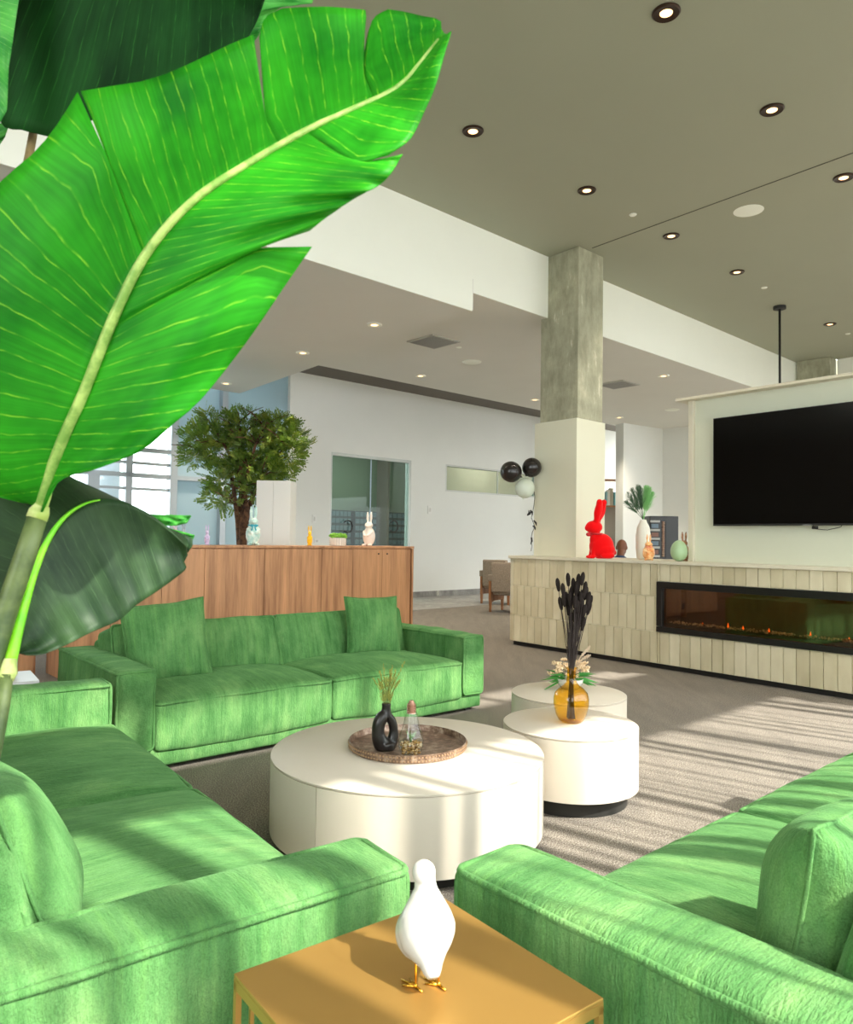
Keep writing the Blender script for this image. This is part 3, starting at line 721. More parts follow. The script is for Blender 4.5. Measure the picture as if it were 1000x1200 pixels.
def cushion(label, loc, rot, s=.52, th=.17, mat='fx', seed=0, group='green square cushions'):
    n_ = 22; w = MB(); idx = {}
    for sd in (-1, 1):
        for i in range(n_+1):
            for j in range(n_+1):
                u, v = -1+2*i/n_, -1+2*j/n_
                if sd == 1 and (i in (0, n_) or j in (0, n_)): idx[(sd, i, j)] = idx[(-1, i, j)]; continue
                pin = .07
                x = s/2*u*(1-pin*(1-v*v)); z = s/2*v*(1-pin*(1-u*u))
                puff = ((1-abs(u)**2.4)*(1-abs(v)**2.4))**.55
                y = sd*th/2*puff
                nv = noise.noise_vector(Vector((x*6+seed, z*6, y*3+seed)))
                y += nv[1]*.012*puff; x += nv[0]*.008; z += nv[2]*.008
                idx[(sd, i, j)] = len(w.v); w.v.append((x, y, z))
    for sd in (-1, 1):
        for i in range(n_):
            for j in range(n_):
                q_ = [idx[(sd, i, j)], idx[(sd, i+1, j)], idx[(sd, i+1, j+1)], idx[(sd, i, j+1)]]
                w.f.append(q_ if sd < 0 else q_[::-1])
    o = w.build('throw_cushion', mat, smooth=True, label=label, cat='cushion', group=group); o.location = loc; o.rotation_euler = rot
    edge = [w.v[idx[(-1, i, 0)]] for i in range(n_)]+[w.v[idx[(-1, n_, j)]] for j in range(n_)]+[w.v[idx[(-1, n_-i, n_)]] for i in range(n_)]+[w.v[idx[(-1, 0, n_-j)]] for j in range(n_)]
    MB().tube(edge, .005, 6, closed=True).build('seam', mat, o, smooth=True)
    return o
def on_sofa(so, x, y, z): return so.matrix_world@Vector((x, y, z)) if False else Vector(so.location)+Matrix.Rotation(so.rotation_euler.z, 3, 'Z')@Vector((x, y, z))
cushion('square green cushion at the left end of the sofa before the sideboard', on_sofa(SO_B, -1.01, .56, .715), (R(-20), R(-5), R(40.8-14)), .57, .18, seed=1)
cushion('square green cushion at the right end of the sofa before the sideboard', on_sofa(SO_B, .83, .64, .70), (R(-13), R(1), R(40.8-12)), .50, .17, seed=2)
cushion('large green cushion on the left sofa, cut by the left edge of the photo', on_sofa(SO_L, -1.03, .80, .69), (R(-20), 0, R(127.2)), .47, .24, seed=3)
cushion('large green cushion on the right sofa, cut by the right edge of the photo', on_sofa(SO_R, 1.02, .70, .655), (R(-9), 0, R(-138)), .44, .29, seed=4)

# ================================================================== DRUM TABLES
def drum(label, x, y, r, top=.42, bot=.08, rp=.8, seam=0):
    t = thing('drum_table', label, 'table', (x, y, 0), 0, 'ivory drum tables')
    MB().lathe([(0, top-.012), (r-.012, top-.012), (r-.012, bot), (0, bot)], 96).build('drum_body', 'table', t, smooth='auto')
    MB().lathe([(0, top-.012), (r-.002, top-.012), (r, top-.009), (r, top-.003), (r-.004, top), (0, top)], 96).build('tabletop', 'table', t, smooth='auto')
    # outer wrap with its vertical joint
    n_ = 96; w = MB(); a0_ = R(seam)+.0018/r; a1_ = R(seam)+2*PI-.0018/r; po = []; pi_ = []
    for i in range(n_+1):
        a = a0_+(a1_-a0_)*i/n_; po.append((r*math.cos(a), r*math.sin(a))); pi_.append(((r-.01)*math.cos(a), (r-.01)*math.sin(a)))
    k = len(w.v)
    for z in (bot, top-.014):
        for p_ in po+pi_[::-1]: w.v.append((p_[0], p_[1], z))
    m_ = 2*(n_+1)
    for i in range(m_): j = (i+1) % m_; w.f.append([i, j, m_+j, m_+i])
    for i in range(n_):
        w.f.append([i+1, i, m_-1-i, m_-2-i]); w.f.append([m_+i, m_+i+1, m_+m_-2-i, m_+m_-1-i])
    w.build('side_wrap', 'table', t, smooth='auto')
    MB().lathe([(0, 0), (r*rp, 0), (r*rp, bot), (0, bot)], 72).build('plinth', 'dark', t, smooth='auto'); return t
drum('largest ivory drum table, with the round tray on it', -.074, 3.70, .66, .42, .075, .86, 236)
drum('small ivory drum table with the amber vase on it', .834, 4.28, .377, .42, .09, .84, 100)
drum('small ivory drum table farthest back, with the flower arrangement on it', .985, 5.12, .385, .42, .09, .84, 100)

# tray
TR = onz(478, 873, .43)
t = thing('serving_tray', 'round bronze-brown tray with beaded rim on the largest drum table', 'tray', (TR.x, TR.y, .42))
tq = N('aged_bronze'); v_ = tq.coord((1, 1, 1)); tq.base(tq.ramp(tq.noise(v_, 24, 6, .7), [(.35, lin((92, 72, 60))), (.5, lin((134, 108, 90))), (.68, lin((196, 176, 156)))])); tq.set(Roughness=.35, Metallic=.35); tq.bump(tq.noise(v_, 60, 3), .5, .004); M['tray'] = tq.m
rT = .285
MB().lathe([(0, .004), (rT-.01, .004), (rT-.006, .0), (rT, .002), (rT+.006, .04), (rT+.002, .042), (rT-.006, .012), (0, .010)], 72).build('tray_dish', 'tray', t, smooth='auto')
w = MB()
for k in range(110):
    a = 2*PI*k/110
    for zz, rr in ((.012, rT+.003), (.03, rT+.006)): w.ell((rr*math.cos(a), rr*math.sin(a), zz), (.005, .005, .005), 6, 4)
w.build('beading', plain('pale_bronze_beads', (176, 144, 112), .35, .5), t, smooth=True, kind='stuff')
# black ring vase
p = onz(452, 878, .432)
bv = MB()
for k in range(28):
    pass
ring = []
for i in range(33):
    a = 2*PI*i/32; ring.append((.033*math.cos(a)*1.05+0, 0, .075+.057*math.sin(a)))
bvt = thing('ring_vase', 'black ceramic vase with an oval hole through it on the tray', 'vase', (p.x, p.y, .432), R(28))
w = MB(); w.tube([(.037*math.cos(2*PI*i/32)-.004*math.sin(2*PI*i/32), 0, .077+.066*math.sin(2*PI*i/32)) for i in range(32)], [.020+.009*max(0, -math.sin(2*PI*i/32)) + (.008 if 8 < i < 26 else 0) for i in range(32)], 14, closed=True)
w.lathe([(0, 0), (.038, 0), (.045, .01), (.043, .03), (0, .04)], 24); w.lathe([(0, .14), (.024, .14), (.02, .17), (.019, .185), (.021, .196), (0, .196)], 20)
o = w.build('vase_body', plain('satin_black_ceramic', (34, 30, 28), .3), bvt, smooth=True); remesh(o, .0035, 6); bvt.scale = (1.12, 1.12, 1.12)
# dried grass
gt = thing('dried_grass_bunch', 'bunch of fine yellow-green dried grass standing in the black ring vase', 'dried grass', (p.x, p.y, .432+.218))
w = MB(); r3 = random.Random(21); sd_ = MB()
for k in range(34):
    an = r3.uniform(0, 2*PI); sp2 = r3.uniform(.01, .075); h = r3.uniform(.10, .165) if k > 2 else .19
    if k == 0: an, sp2, h = .3, .08, .2
    e = Vector((math.cos(an)*sp2*1.1, math.sin(an)*sp2*.6, h)); pts = [Vector((math.cos(an)*.006, math.sin(an)*.006, -.05)), e*.5+Vector((0, 0, .004)), e]
    w.tube(pts, [.0008, .0007, .0005], 4)
    for i in range(44):
        f_ = r3.uniform(.3, 1); c = pts[1].lerp(e, (f_-.3)/.7) if f_ > .5 else pts[0].lerp(pts[1], f_*1.9)
        c = c+Vector((r3.uniform(-1, 1), r3.uniform(-1, 1), r3.uniform(-.5, 1)))*.0045
        sd_.ell(c, (.0014, .0014, .0026), 4, 3)
w.build('stems', plain('olive_stem', (112, 116, 52), .7), gt); sd_.build('seed_heads', plain('yellow_green_seed', (158, 156, 70), .8), gt, kind='stuff')
# bulb terrarium
p = onz(481.5, 885, .432)
t = thing('bulb_terrarium', 'light-bulb-shaped glass terrarium with pebbles and air plant on the tray', 'terrarium', (p.x, p.y, .432))
prof = [(0, .002), (.024, .002), (.036, .012), (.043, .032), (.044, .05), (.040, .07), (.031, .095), (.024, .12), (.021, .14), (.019, .148)]
MB().lathe(prof, 36).build('glass_bulb', glassmat('bulb_glass', (246, 250, 248), .02, .06), t, smooth=True)
w = MB(); w.lathe([(0, .188), (.007, .188), (.010, .182), (.014, .176), (.0155, .174)]+[(.0155+.0012*(1 if i % 2 else -1), .172-.003*i) for i in range(9)]+[(.0165, .144), (0, .144)], 24); w.build('screw_cap', plain('rose_copper', (196, 150, 130), .3, .8), t, smooth='auto')
w = MB(); r3 = random.Random(4)
for k in range(150):
    z_ = r3.uniform(.008, .047); R_ = (.030 if z_ < .02 else .036)*math.sqrt(r3.random()); an = r3.random()*2*PI; rr = r3.uniform(.003, .0065); w.ell((R_*math.cos(an), R_*math.sin(an), z_), (rr, rr*.8, rr*.7), 6, 4, rotm(r3.random()*3))
pq = N('mixed_pebbles'); v_ = pq.coord((1, 1, 1)); pq.base(pq.ramp(pq.noise(v_, 90, 2), [(.36, lin((120, 84, 40))), (.5, lin((196, 150, 84))), (.62, lin((226, 206, 176)))])); pq.set(Roughness=.6)
w.build('pebbles', pq.m, t, smooth=True, kind='stuff')
w = MB()
for k in range(16):
    an = 2*PI*k/16+.2; tl = r3.uniform(.6, 1.2); w.tube([(0, 0, .045), (math.cos(an)*.008*tl, math.sin(an)*.008*tl, .065), (math.cos(an)*.02*tl, math.sin(an)*.02*tl, .06+.032*r3.random())], [.002, .0018, .0003], 5)
t.scale = (1.36, 1.36, 1.36)
w.build('air_plant', plain('pale_air_plant', (120, 158, 96), .6), t, smooth=True)

# amber vase + bunny tail stems
p = onz(669.5, 846, .42)
t = thing('amber_vase', 'round amber glass bottle vase with narrow neck on the front small drum table', 'vase', (p.x, p.y, .42))
pr = [(0, .0), (.05, 0), (.07, .012), (.088, .045), (.100, .10), (.1, .135), (.092, .165), (.07, .19), (.045, .208), (.03, .225), (.026, .25), (.025, .29), (.027, .30), (.033, .303), (.033, .308)]
inn = [(max(.0, r_-.003), z_+(.004 if z_ < .02 else 0)) for r_, z_ in pr[::-1]]
MB().lathe([(.0, 0)]+pr[1:], 48).build('glass_body', glassmat('amber_glass', (255, 222, 120), .03, .06), t, smooth=True)
bt = thing('bunny_tail_bunch', 'bunch of black dried bunny-tail stems standing in the amber vase', 'dried flowers', (p.x, p.y, .43))
w = MB(); hd = MB(); r3 = random.Random(8)
heads = [(654, 684), (660, 690), (666, 678), (670, 694), (664, 700), (678, 679), (683, 677), (686, 688), (676, 690), (672, 684), (690, 700), (689, 708), (685, 715), (683, 722), (680, 712), (674, 704), (669, 704), (657, 706), (661, 702), (681, 700), (687, 694), (684, 730), (676, 716), (692, 704), (666, 712)]
heads += [(r3.gauss(673, 7), r3.uniform(682, 724)) for _ in range(16)]
for k, (hx_, hy_) in enumerate(heads):
    e = at(hx_, hy_, p.y+r3.uniform(-.06, .06))-Vector((p.x, p.y, .43)); b = Vector((r3.uniform(-.02, .02), r3.uniform(-.02, .02), .01)); nk = Vector((r3.uniform(-.012, .012), r3.uniform(-.012, .012), .28))
    w.tube([b, nk*.5+b*.3, nk, nk.lerp(e, .5), e], .0022, 5)
    d_ = (e-nk).normalized(); qr = Vector((0, 0, 1)).rotation_difference(d_).to_matrix(); hd.ell(e, (.0135, .0135, .034), 10, 8, qr)
    hd.ell(e-d_*.02, (.0115, .0115, .028), 8, 6, qr)
for k in range(44):
    e = Vector((r3.uniform(-.03, .03), r3.uniform(-.02, .02), r3.uniform(.36, .56))); w.tube([Vector((r3.uniform(-.02, .02), r3.uniform(-.02, .02), .01)), Vector((r3.uniform(-.01, .01), r3.uniform(-.01, .01), .25)), e], .0025, 5)
w.build('stems', plain('dark_plum_stem', (58, 48, 46), .8), bt); hd.build('seed_heads', plain('black_plum_heads', (42, 36, 34), .95, 0, .1), bt, smooth=True, kind='stuff')

# flower arrangement on the back drum
p = onz(664, 806, .42); px_, py_ = p.x+.02, p.y-.02
t = thing('flower_arrangement', 'low white bowl of cream flowers and green leaves on the farthest drum table', 'flowers', (px_, py_, .42))
MB().lathe([(0, 0), (.06, 0), (.09, .04), (.095, .07), (.088, .07), (.08, .04), (0, .02)], 32).build('bowl', 'porcelain', t, smooth=True)
w = MB(); g_ = MB(); r3 = random.Random(12); pm = MB()
for k in range(30):
    c = Vector((r3.uniform(-.13, .12), r3.uniform(-.08, .08), r3.uniform(.08, .19)))
    for j in range(11):
        a = 2*PI*j/11+r3.random(); tl = r3.uniform(.6, 1.1)
        w.ell(c+Vector((math.cos(a), math.sin(a)*.9, r3.uniform(-.3, .5)))*.016, (.016, .008, .004), 6, 4, rotm(r3.uniform(-1, 1), r3.uniform(-1, 1), a))
for k in range(26):
    a = r3.choice([r3.uniform(-.6, .5), r3.uniform(PI-.5, PI+.5), r3.random()*6.28]); L_ = r3.uniform(.14, .23); n0 = len(g_.v)
    u = Vector((math.cos(a), math.sin(a)*.7, r3.uniform(-.25, .45))); s_ = Vector((-math.sin(a), math.cos(a), .6)).normalized()*.012
    o_ = Vector((0, 0, .07)); g_.v += [tuple(o_+u*.03), tuple(o_+u*L_*.5+s_), tuple(o_+u*L_+Vector((0, 0, -.03))), tuple(o_+u*L_*.5-s_)]; g_.f += [[n0, n0+1, n0+2], [n0, n0+2, n0+3]]
for k in range(7):
    a = r3.uniform(-.3, .5); e = Vector((.12+.04*r3.random(), r3.uniform(-.03, .05), .22+.08*r3.random()))
    pts = [Vector((0, 0, .08)), e*.6+Vector((0, 0, .06)), e]; pm.tube(pts, .0015, 4)
    for i in range(14): pm.ell(pts[1].lerp(e, i/13)+Vector((r3.uniform(-1, 1), r3.uniform(-1, 1), r3.uniform(-1, 1)))*.006, (.002, .002, .008), 4, 3)
w.build('blossoms', plain('cream_peach_petals', (240, 214, 176), .8), t, smooth=True, kind='stuff'); g_.build('leaves', plain('fresh_green_leaf', (70, 148, 62), .5), t, kind='stuff'); pm.build('dried_plumes', plain('cream_plume', (220, 200, 176), .9), t, kind='stuff')

# ================================================================== GOLD TABLE + BIRD
GZ = .60; g_a, g_l, g_r = onz(520.5, 1052.5, GZ), onz(273.5, 1141, GZ), onz(708, 1169, GZ)
e1 = g_l-g_a; e2 = g_r-g_a
g_c = g_a+(e1+e2)/2; ga = math.atan2(e1.y, e1.x)
t = thing('side_table', 'square gold metal side table in the foreground under the white bird', 'table', (g_c.x, g_c.y, 0), ga)
l1, l2 = e1.length, e2.length
MB().box((0, 0, GZ-.004), (l1, l2, .008)).build('tabletop', 'gold', t, bevel=.0015)
w = MB(); z_ = GZ-.018; r_ = .012
for s_ in (-1, 1):
    w.box((0, s_*(l2/2-r_/2), z_), (l1, r_, .02)); w.box((s_*(l1/2-r_/2), 0, z_), (r_, l2-2*r_, .02))
w.build('top_rail', 'gold', t); w = MB()
for s_ in (-1, 1): w.box((0, s_*(l2/2-r_/2), .006), (l1, r_, .012)); w.box((s_*(l1/2-r_/2), 0, .006), (r_, l2-2*r_, .012))
w.build('bottom_rail', 'gold', t)
for sx_, sy_ in ((-1, -1), (1, -1), (1, 1), (-1, 1)):
    MB().box((sx_*(l1/2-r_/2), sy_*(l2/2-r_/2), .3), (r_, r_, .57)).build('leg', 'gold', t)
for s_ in (-1, 1): MB().box((l1/2-r_/2-.03*1, s_*(l2/2-r_/2), .3), (.008, .008, .57)).build('rod', 'gold', t)
# white bird seen from behind, tail down towards the camera
f1, f2 = onz(487, 1158, GZ), onz(514, 1156, GZ); bc = (f1+f2)/2
BL = onz(500, 1150, GZ)
t = thing('bird_figurine', 'glossy white bird figurine on gold legs standing on the gold table', 'figurine', (bc.x, bc.y, GZ))
def lp(px, py, dy): return at(px, py, bc.y+dy)-Vector((bc.x, bc.y, GZ))
w = MB()
pth = [(497, 1021, .060, .0195), (498, 1027, .058, .0225), (499, 1040, .055, .0245), (499.5, 1055, .050, .040), (500, 1068, .043, .053), (500, 1081, .033, .061), (500, 1094, .020, .0605), (501, 1107, .004, .052), (503.5, 1119, -.014, .036), (505.5, 1130, -.028, .0245), (507, 1140, -.040, .018), (508, 1147, -.046, .0115)]
w.tube([lp(a, b, c) for a, b, c, d in pth], [d*.92 for a, b, c, d in pth], 24); a_ = pth[0]
w.ell(lp(497, 1022, .055), (.0235, .0245, .0235), 20, 12)
w.ell(lp(496, 1092, .042), (.055, .055, .052), 24, 14); w.ell(lp(488, 1106, .045), (.030, .034, .028), 20, 12)
w.tube([lp(497, 1030, .070), lp(496.6, 1040, .105)], [.007, .002], 10)
o = w.build('body', 'porcelain', t, smooth=True); remesh(o, .0028, 5)
w = MB()
for f_, (qx, qy) in ((f1, (486, 1122)), (f2, (508, 1122))):
    fo = f_-Vector((bc.x, bc.y, GZ)); top = Vector((fo.x, fo.y+.012, .085)); w.tube([fo+Vector((0, 0, .005)), top], .0022, 8); w.ell(fo+Vector((0, 0, .005)), (.0045,)*3, 8, 6)
    for a, L_ in ((140, .036), (112, .03), (170, .026), (-50, .02)):
        an = R(a); w.tube([fo+Vector((0, 0, .004)), fo+Vector((math.cos(an)*L_, math.sin(an)*L_, .0022))], [.003, .0018], 8)
w.build('legs', 'goldb', t, smooth=True)

# ================================================================== SIDEBOARD AND ITS ORNAMENTS
S0 = onz(72, 797, 0); SBH = 1.34; dS2 = Vector((math.cos(R(42.1)), math.sin(R(42.1)), 0)); nS = Vector((-dS2.y, dS2.x, 0))
def ssx(px, py=700):
    r_ = ray(px, py); k = (S0-EYEV).dot(nS)/r_.dot(nS); q_ = EYEV+r_*k; return (q_-S0).dot(dS2), q_.z
SL = ssx(483)[0]
sb = thing('sideboard', 'long walnut sideboard behind the far green sofa', 'sideboard', tuple(S0), R(42.1))
MB().box((SL/2, .27, .69), (SL-.01, .5, SBH-.14-.02+.1)).build('carcass', 'wooddk', sb)
MB().box((SL/2, .28, .05), (SL-.1, .46, .08)).build('plinth', 'blackm', sb)
MB().box((SL/2, .25, SBH-.014), (SL+.02, .54, .028)).build('worktop', 'woodpanel', sb, bevel=.002)
MB().box((SL-.012, .25, (SBH-.03)/2+.0), (.026, .54, SBH-.03)).build('end_panel', 'woodpanel', sb)
MB().box((.012, .25, (SBH-.03)/2+.0), (.026, .54, SBH-.03)).build('end_panel', 'woodpanel', sb)
seams = [.03]+[ssx(x)[0] for x in (130, 189, 238.6, 376, 412.4, 447)]+[SL-.045]
seams.insert(4, ssx(309)[0])
seams = sorted(seams)
for a, b in zip(seams, seams[1:]):
    MB().box(((a+b)/2, .002, .70), (b-a-.006, .02, 1.20)).build('door', 'woodpanel', sb, bevel=.001)
for px in (442.5, 452.5):
    x_ = ssx(px)[0]; z_ = ssx(px, 649)[1]; w = MB(); w.ell((x_, -.012, z_), (.012, .008, .012), 12, 8); w.build('knob', 'blackm', sb, smooth=True)
MB().box((.09, -.012, .22), (.09, .01, .12)).build('grille', 'blackm', sb)
def on_sb(px, d=.22): s_ = ssx(px)[0]; 
def sbpt(px, off=.2):
    P0 = S0+nS*off; r_ = ray(px, 635); k = (P0-EYEV).dot(nS)/r_.dot(nS); q_ = EYEV+r_*k; return Vector((q_.x, q_.y, SBH))
def hgt(px, py, P): r_ = ray(px, py); k = math.hypot(P.x, P.y)/math.hypot(r_.x, r_.y); return EYE+r_.z*k

def rabbit(label, loc, h, rz, mat, style='stand', group=None, cat='rabbit figurine', fat=1.0, bow=None, name='rabbit_figurine', lean=0, earw=1.0):
    t = thing(name, label, cat, loc, rz, group); w = MB(); k = h
    if style == 'stand':
        w.ell((0, 0, .27*k), (.155*k*fat, .14*k*fat, .27*k), 24, 16); w.ell((0, -.01*k, .44*k), (.10*k*fat, .095*k*fat, .12*k))
        w.ell((0, -.02*k, .585*k), (.10*k*fat, .105*k*fat, .095*k), 20, 12); w.ell((0, -.11*k*fat, .565*k), (.045*k, .04*k, .04*k))
        for s_ in (-1, 1):
            w.limb((s_*.045*k, 0, .64*k), (s_*(.06+.01*lean)*k, .01*k, .95*k), .030*k*earw, .022*k*earw); w.ell((s_*.055*k, 0, .82*k), (.042*k*earw, .02*k, .13*k))
            w.limb((s_*.12*k*fat, -.05*k, .40*k), (s_*.05*k*fat, -.14*k*fat, .30*k), .038*k, .032*k)
            w.ell((s_*.08*k*fat, -.1*k*fat, .03*k), (.055*k, .1*k, .035*k))
        w.ell((0, .15*k*fat, .1*k), (.05*k, .05*k, .05*k))
    else:   # sitting, profile along +x facing -x
        w.ell((.03*k, 0, .20*k), (.205*k, .14*k, .215*k), 24, 16); w.ell((.07*k, 0, .14*k), (.19*k, .16*k, .145*k)); w.ell((-.05*k, 0, .30*k), (.12*k, .10*k, .14*k))
        w.ell((-.1*k, 0, .515*k), (.145*k, .095*k, .108*k), 20, 12); w.ell((-.2*k, 0, .50*k), (.055*k, .05*k, .055*k))
        for s_ in (-1, 1):
            w.limb((-.05*k+s_*.02*k, s_*.035*k, .60*k), (.03*k+s_*.055*k, s_*.055*k, .93*k), .048*k, .050*k); w.ell((-.0*k+s_*.04*k, s_*.048*k, .79*k), (.072*k, .03*k, .17*k), 14, 10, rotm(0, R(14)))
            w.limb((-.1*k, s_*.06*k, .25*k), (-.14*k, s_*.06*k, .03*k), .04*k, .03*k); w.ell((-.15*k, s_*.07*k, .025*k), (.07*k, .035*k, .028*k)); w.ell((.1*k, s_*.12*k, .05*k), (.12*k, .05*k, .05*k))
        w.ell((.24*k, 0, .1*k), (.045*k, .045*k, .045*k))
    o = w.build('body', mat, t, smooth=True); remesh(o, max(.004, h*.011), 5)
    if bow:
        w = MB(); zc = (.5 if style == 'stand' else .405)*k; xo = 0 if style == 'stand' else -.07*k
        rr = .1*k*fat if style == 'stand' else .105*k
        w.tube([(xo+rr*math.cos(2*PI*i/20), rr*math.sin(2*PI*i/20), zc) for i in range(20)], .018*k, 6, closed=True)
        for s_ in (-1, 1): w.ell((xo+s_*.05*k if style == 'stand' else xo-rr*1.05, -rr*1.0 if style == 'stand' else s_*.03*k, zc-.01*k), (.045*k, .02*k, .035*k)); w.limb((xo+s_*.02*k, -rr*1.05, zc-.02*k), (xo+s_*.05*k, -rr*1.15, zc-.12*k), .013*k, .018*k) if style == 'stand' else None
        w.build('ribbon_bow', bow, t, smooth=True)
    return t
def speck(name, a, b, sc_=30, rough=.4):
    q = N(name); q.base(q.ramp(q.noise(q.coord(), sc_, 4, .6), [(.4, lin(a)), (.6, lin(b))])); q.set(Roughness=rough); return q.m
p = sbpt(296.5, .2); rabbit('mint and white rabbit with a teal bow, beside the tree trunk on the sideboard', p, (hgt(296.5, 592, p)-SBH), R(20), speck('mint_glaze', (170, 214, 206), (226, 240, 228), 14), bow=plain('teal_ribbon', (60, 170, 186), .5), fat=1.15)
p = sbpt(242.5, .2); rabbit('small lilac rabbit left of the tree on the sideboard', p, (hgt(242, 614, p)-SBH), R(30), speck('lilac_glaze', (196, 176, 214), (226, 206, 232)), fat=.8)
p = sbpt(363, .2); rabbit('small bright yellow rabbit on the sideboard', p, (hgt(363, 615, p)-SBH), R(10), plain('yellow_glaze', (252, 196, 30), .35), fat=.85)
p = sbpt(432.5, .2); rabbit('plain white rabbit on the sideboard before the glazed door', p, (hgt(433, 598.5, p)-SBH), R(-25), plain('cream_white_glaze', (240, 228, 216), .45), fat=1.15)
p = sbpt(205, .25); rabbit('small pink and grey rabbit half hidden by the dark leaf tip', p, (hgt(205, 609, p)-SBH), R(0), speck('pink_grey_glaze', (190, 176, 190), (226, 190, 204)), fat=.9)
p = sbpt(215, .25); rabbit('small grey rabbit just right of the dark leaf tip', p, (hgt(214, 611, p)-SBH), R(40), speck('grey_glaze', (150, 156, 170), (190, 196, 206)), fat=.8)
# succulent planter
p = sbpt(396, .2); t = thing('succulent_planter', 'white ribbed pot of green succulents on the sideboard', 'plant', p)
k = .105; 
w = MB(); w.lathe([(0, 0), (k*.9, 0), (k, .01), (k*1.02, .105), (k*.94, .105), (k*.9, .06), (0, .06)], 40); w.build('pot', plain('white_ribbed_pot', (232, 226, 214), .6), t, smooth='auto')
w = MB()
for j in range(20):
    a = 2*PI*j/20
    for i in range(4): w.ell((k*1.01*math.cos(a), k*1.01*math.sin(a), .018+.024*i), (.008, .008, .009), 6, 4)
w.build('pot_knobs', plain('grey_ridges', (206, 200, 190), .6), t, kind='stuff')
w = MB(); r3 = random.Random(2)
for j in range(120):
    a = r3.random()*2*PI; R_ = k*1.05*math.sqrt(r3.random()); w.ell((R_*math.cos(a), R_*math.sin(a), .11+r3.random()*.05*(1.3-R_/k*.5)), (.02, .008, .013), 6, 4, rotm(r3.uniform(-.8, .8), r3.uniform(-.8, .8), a))
w.build('succulents', plain('bright_succulent', (126, 184, 60), .6), t, smooth=True, kind='stuff')

# leafy tree behind the sideboard
TY = 12.6; tb = at(283, 640, TY)
t = thing('indoor_tree', 'leafy potted tree with twisted brown trunk behind the sideboard', 'tree', (tb.x, tb.y, 0))
def tl_(px, py, dy=0): return at(px, py, TY+dy)-Vector((tb.x, tb.y, 0))
w = MB(); w.lathe([(0, 0), (.26, 0), (.34, .5), (.36, .55), (.33, .55), (.3, .5), (0, .48)], 36); w.build('pot', plain('grey_pot', (150, 148, 144), .6), t, smooth='auto')
bark = speck('brown_bark', (64, 42, 28), (112, 78, 54), 12, .85)
w = MB(); r3 = random.Random(31)
trk = [[(283, 700), (283, 640), (284, 600), (287, 570), (292, 548), (300, 520), (310, 500)], [(284, 700), (285, 638), (289, 598), (286, 570), (276, 545), (262, 520), (250, 500)], [(281, 700), (281, 640), (279, 612), (276, 590), (274, 572), (268, 550), (240, 530)], [(285, 660), (286, 630), (290, 600), (297, 580), (306, 560), (322, 540), (335, 522)], [(283, 600), (284, 570), (282, 540), (282, 510), (280, 495)]]
ends = []
for j, tr_ in enumerate(trk):
    pts = [tl_(a, b, r3.uniform(-.1, .1)*i*.6) for i, (a, b) in enumerate(tr_)]
    if j == 0: pts.insert(0, Vector((0, 0, .45)))
    n_ = len(pts); w.tube(pts, [.062*(1-.78*i/(n_-1)) for i in range(n_)], 9)
    for i in range(3, n_):
        for q_ in range(4):
            e = pts[i]+Vector((r3.uniform(-.45, .45), r3.uniform(-.45, .45), r3.uniform(-.1, .35))); w.tube([pts[i], pts[i].lerp(e, .5)+Vector((0, 0, .05)), e], [.018, .012, .005], 5)
w.build('trunk', bark, t, smooth=True)
# foliage sprigs; crown outline given by a few clumps
clumps = [(240, 515, 24, 22), (228, 535, 15, 12), (256, 492, 14, 10), (262, 520, 26, 26), (290, 500, 28, 19), (300, 525, 30, 28), (325, 505, 24, 22), (335, 530, 20, 22), (345, 512, 14, 14), (262, 560, 22, 22), (256, 585, 14, 14), (285, 550, 24, 22), (312, 552, 24, 20), (300, 570, 20, 14), (332, 495, 12, 8), (330, 553, 14, 10), (272, 590, 10, 8), (226, 514, 10, 6), (350, 518, 12, 3), (243, 486, 8, 5)]
w = MB()
def sprig(c, d, L_):
    side = d.cross(Vector((r3.uniform(-1, 1), r3.uniform(-1, 1), r3.uniform(-1, 1)))).normalized(); up_ = side.cross(d)
    for i in range(7):
        f_ = (i+1)/7; o_ = c+d*L_*f_
        for s_ in ((-1, 1) if i < 6 else (0,)):
            u = (side*s_+d*.7+up_*r3.uniform(-.3, .3)).normalized() if s_ else d; ll = L_*.36; v2 = (u.cross(up_)).normalized()*ll*.24; n0 = len(w.v)
            w.v += [tuple(o_), tuple(o_+u*ll*.5+v2), tuple(o_+u*ll), tuple(o_+u*ll*.5-v2)]; w.f.append([n0, n0+1, n0+2, n0+3])
for (cx, cy, rx, ry) in clumps:
    nn = int(rx*ry*.27)+8
    for i in range(nn):
        while True:
            a, b, c = r3.uniform(-1, 1), r3.uniform(-1, 1), r3.uniform(-1, 1)
            if a*a+b*b+c*c < 1: break
        s_ = TY/FPX*.9; o_ = tl_(cx, cy)+Vector((a*rx*s_, c*.45, b*ry*s_)); d_ = Vector((a, c, b*.6+.15)).normalized()
        sprig(o_, (d_+Vector((r3.uniform(-.5, .5), r3.uniform(-.5, .5), r3.uniform(-.5, .5)))).normalized(), r3.uniform(.11, .19))
lq = N('tree_leaf'); lq.base(lq.ramp(lq.noise(lq.coord(), 3.2, 4, .7), [(.35, lin((58, 80, 32))), (.5, lin((98, 124, 46))), (.68, lin((158, 162, 66)))])); lq.set(Roughness=.5)
trn = lq.add('ShaderNodeBsdfTranslucent'); trn.inputs['Color'].default_value = lin((110, 150, 50)); mx = lq.add('ShaderNodeMixShader'); mx.inputs[0].default_value = .3
lq.link(lq.b.outputs[0], mx.inputs[1]); lq.link(trn.outputs[0], mx.inputs[2]); lq.link(mx.outputs[0], lq.o.inputs['Surface'])
w.build('foliage', lq.m, t, kind='stuff')
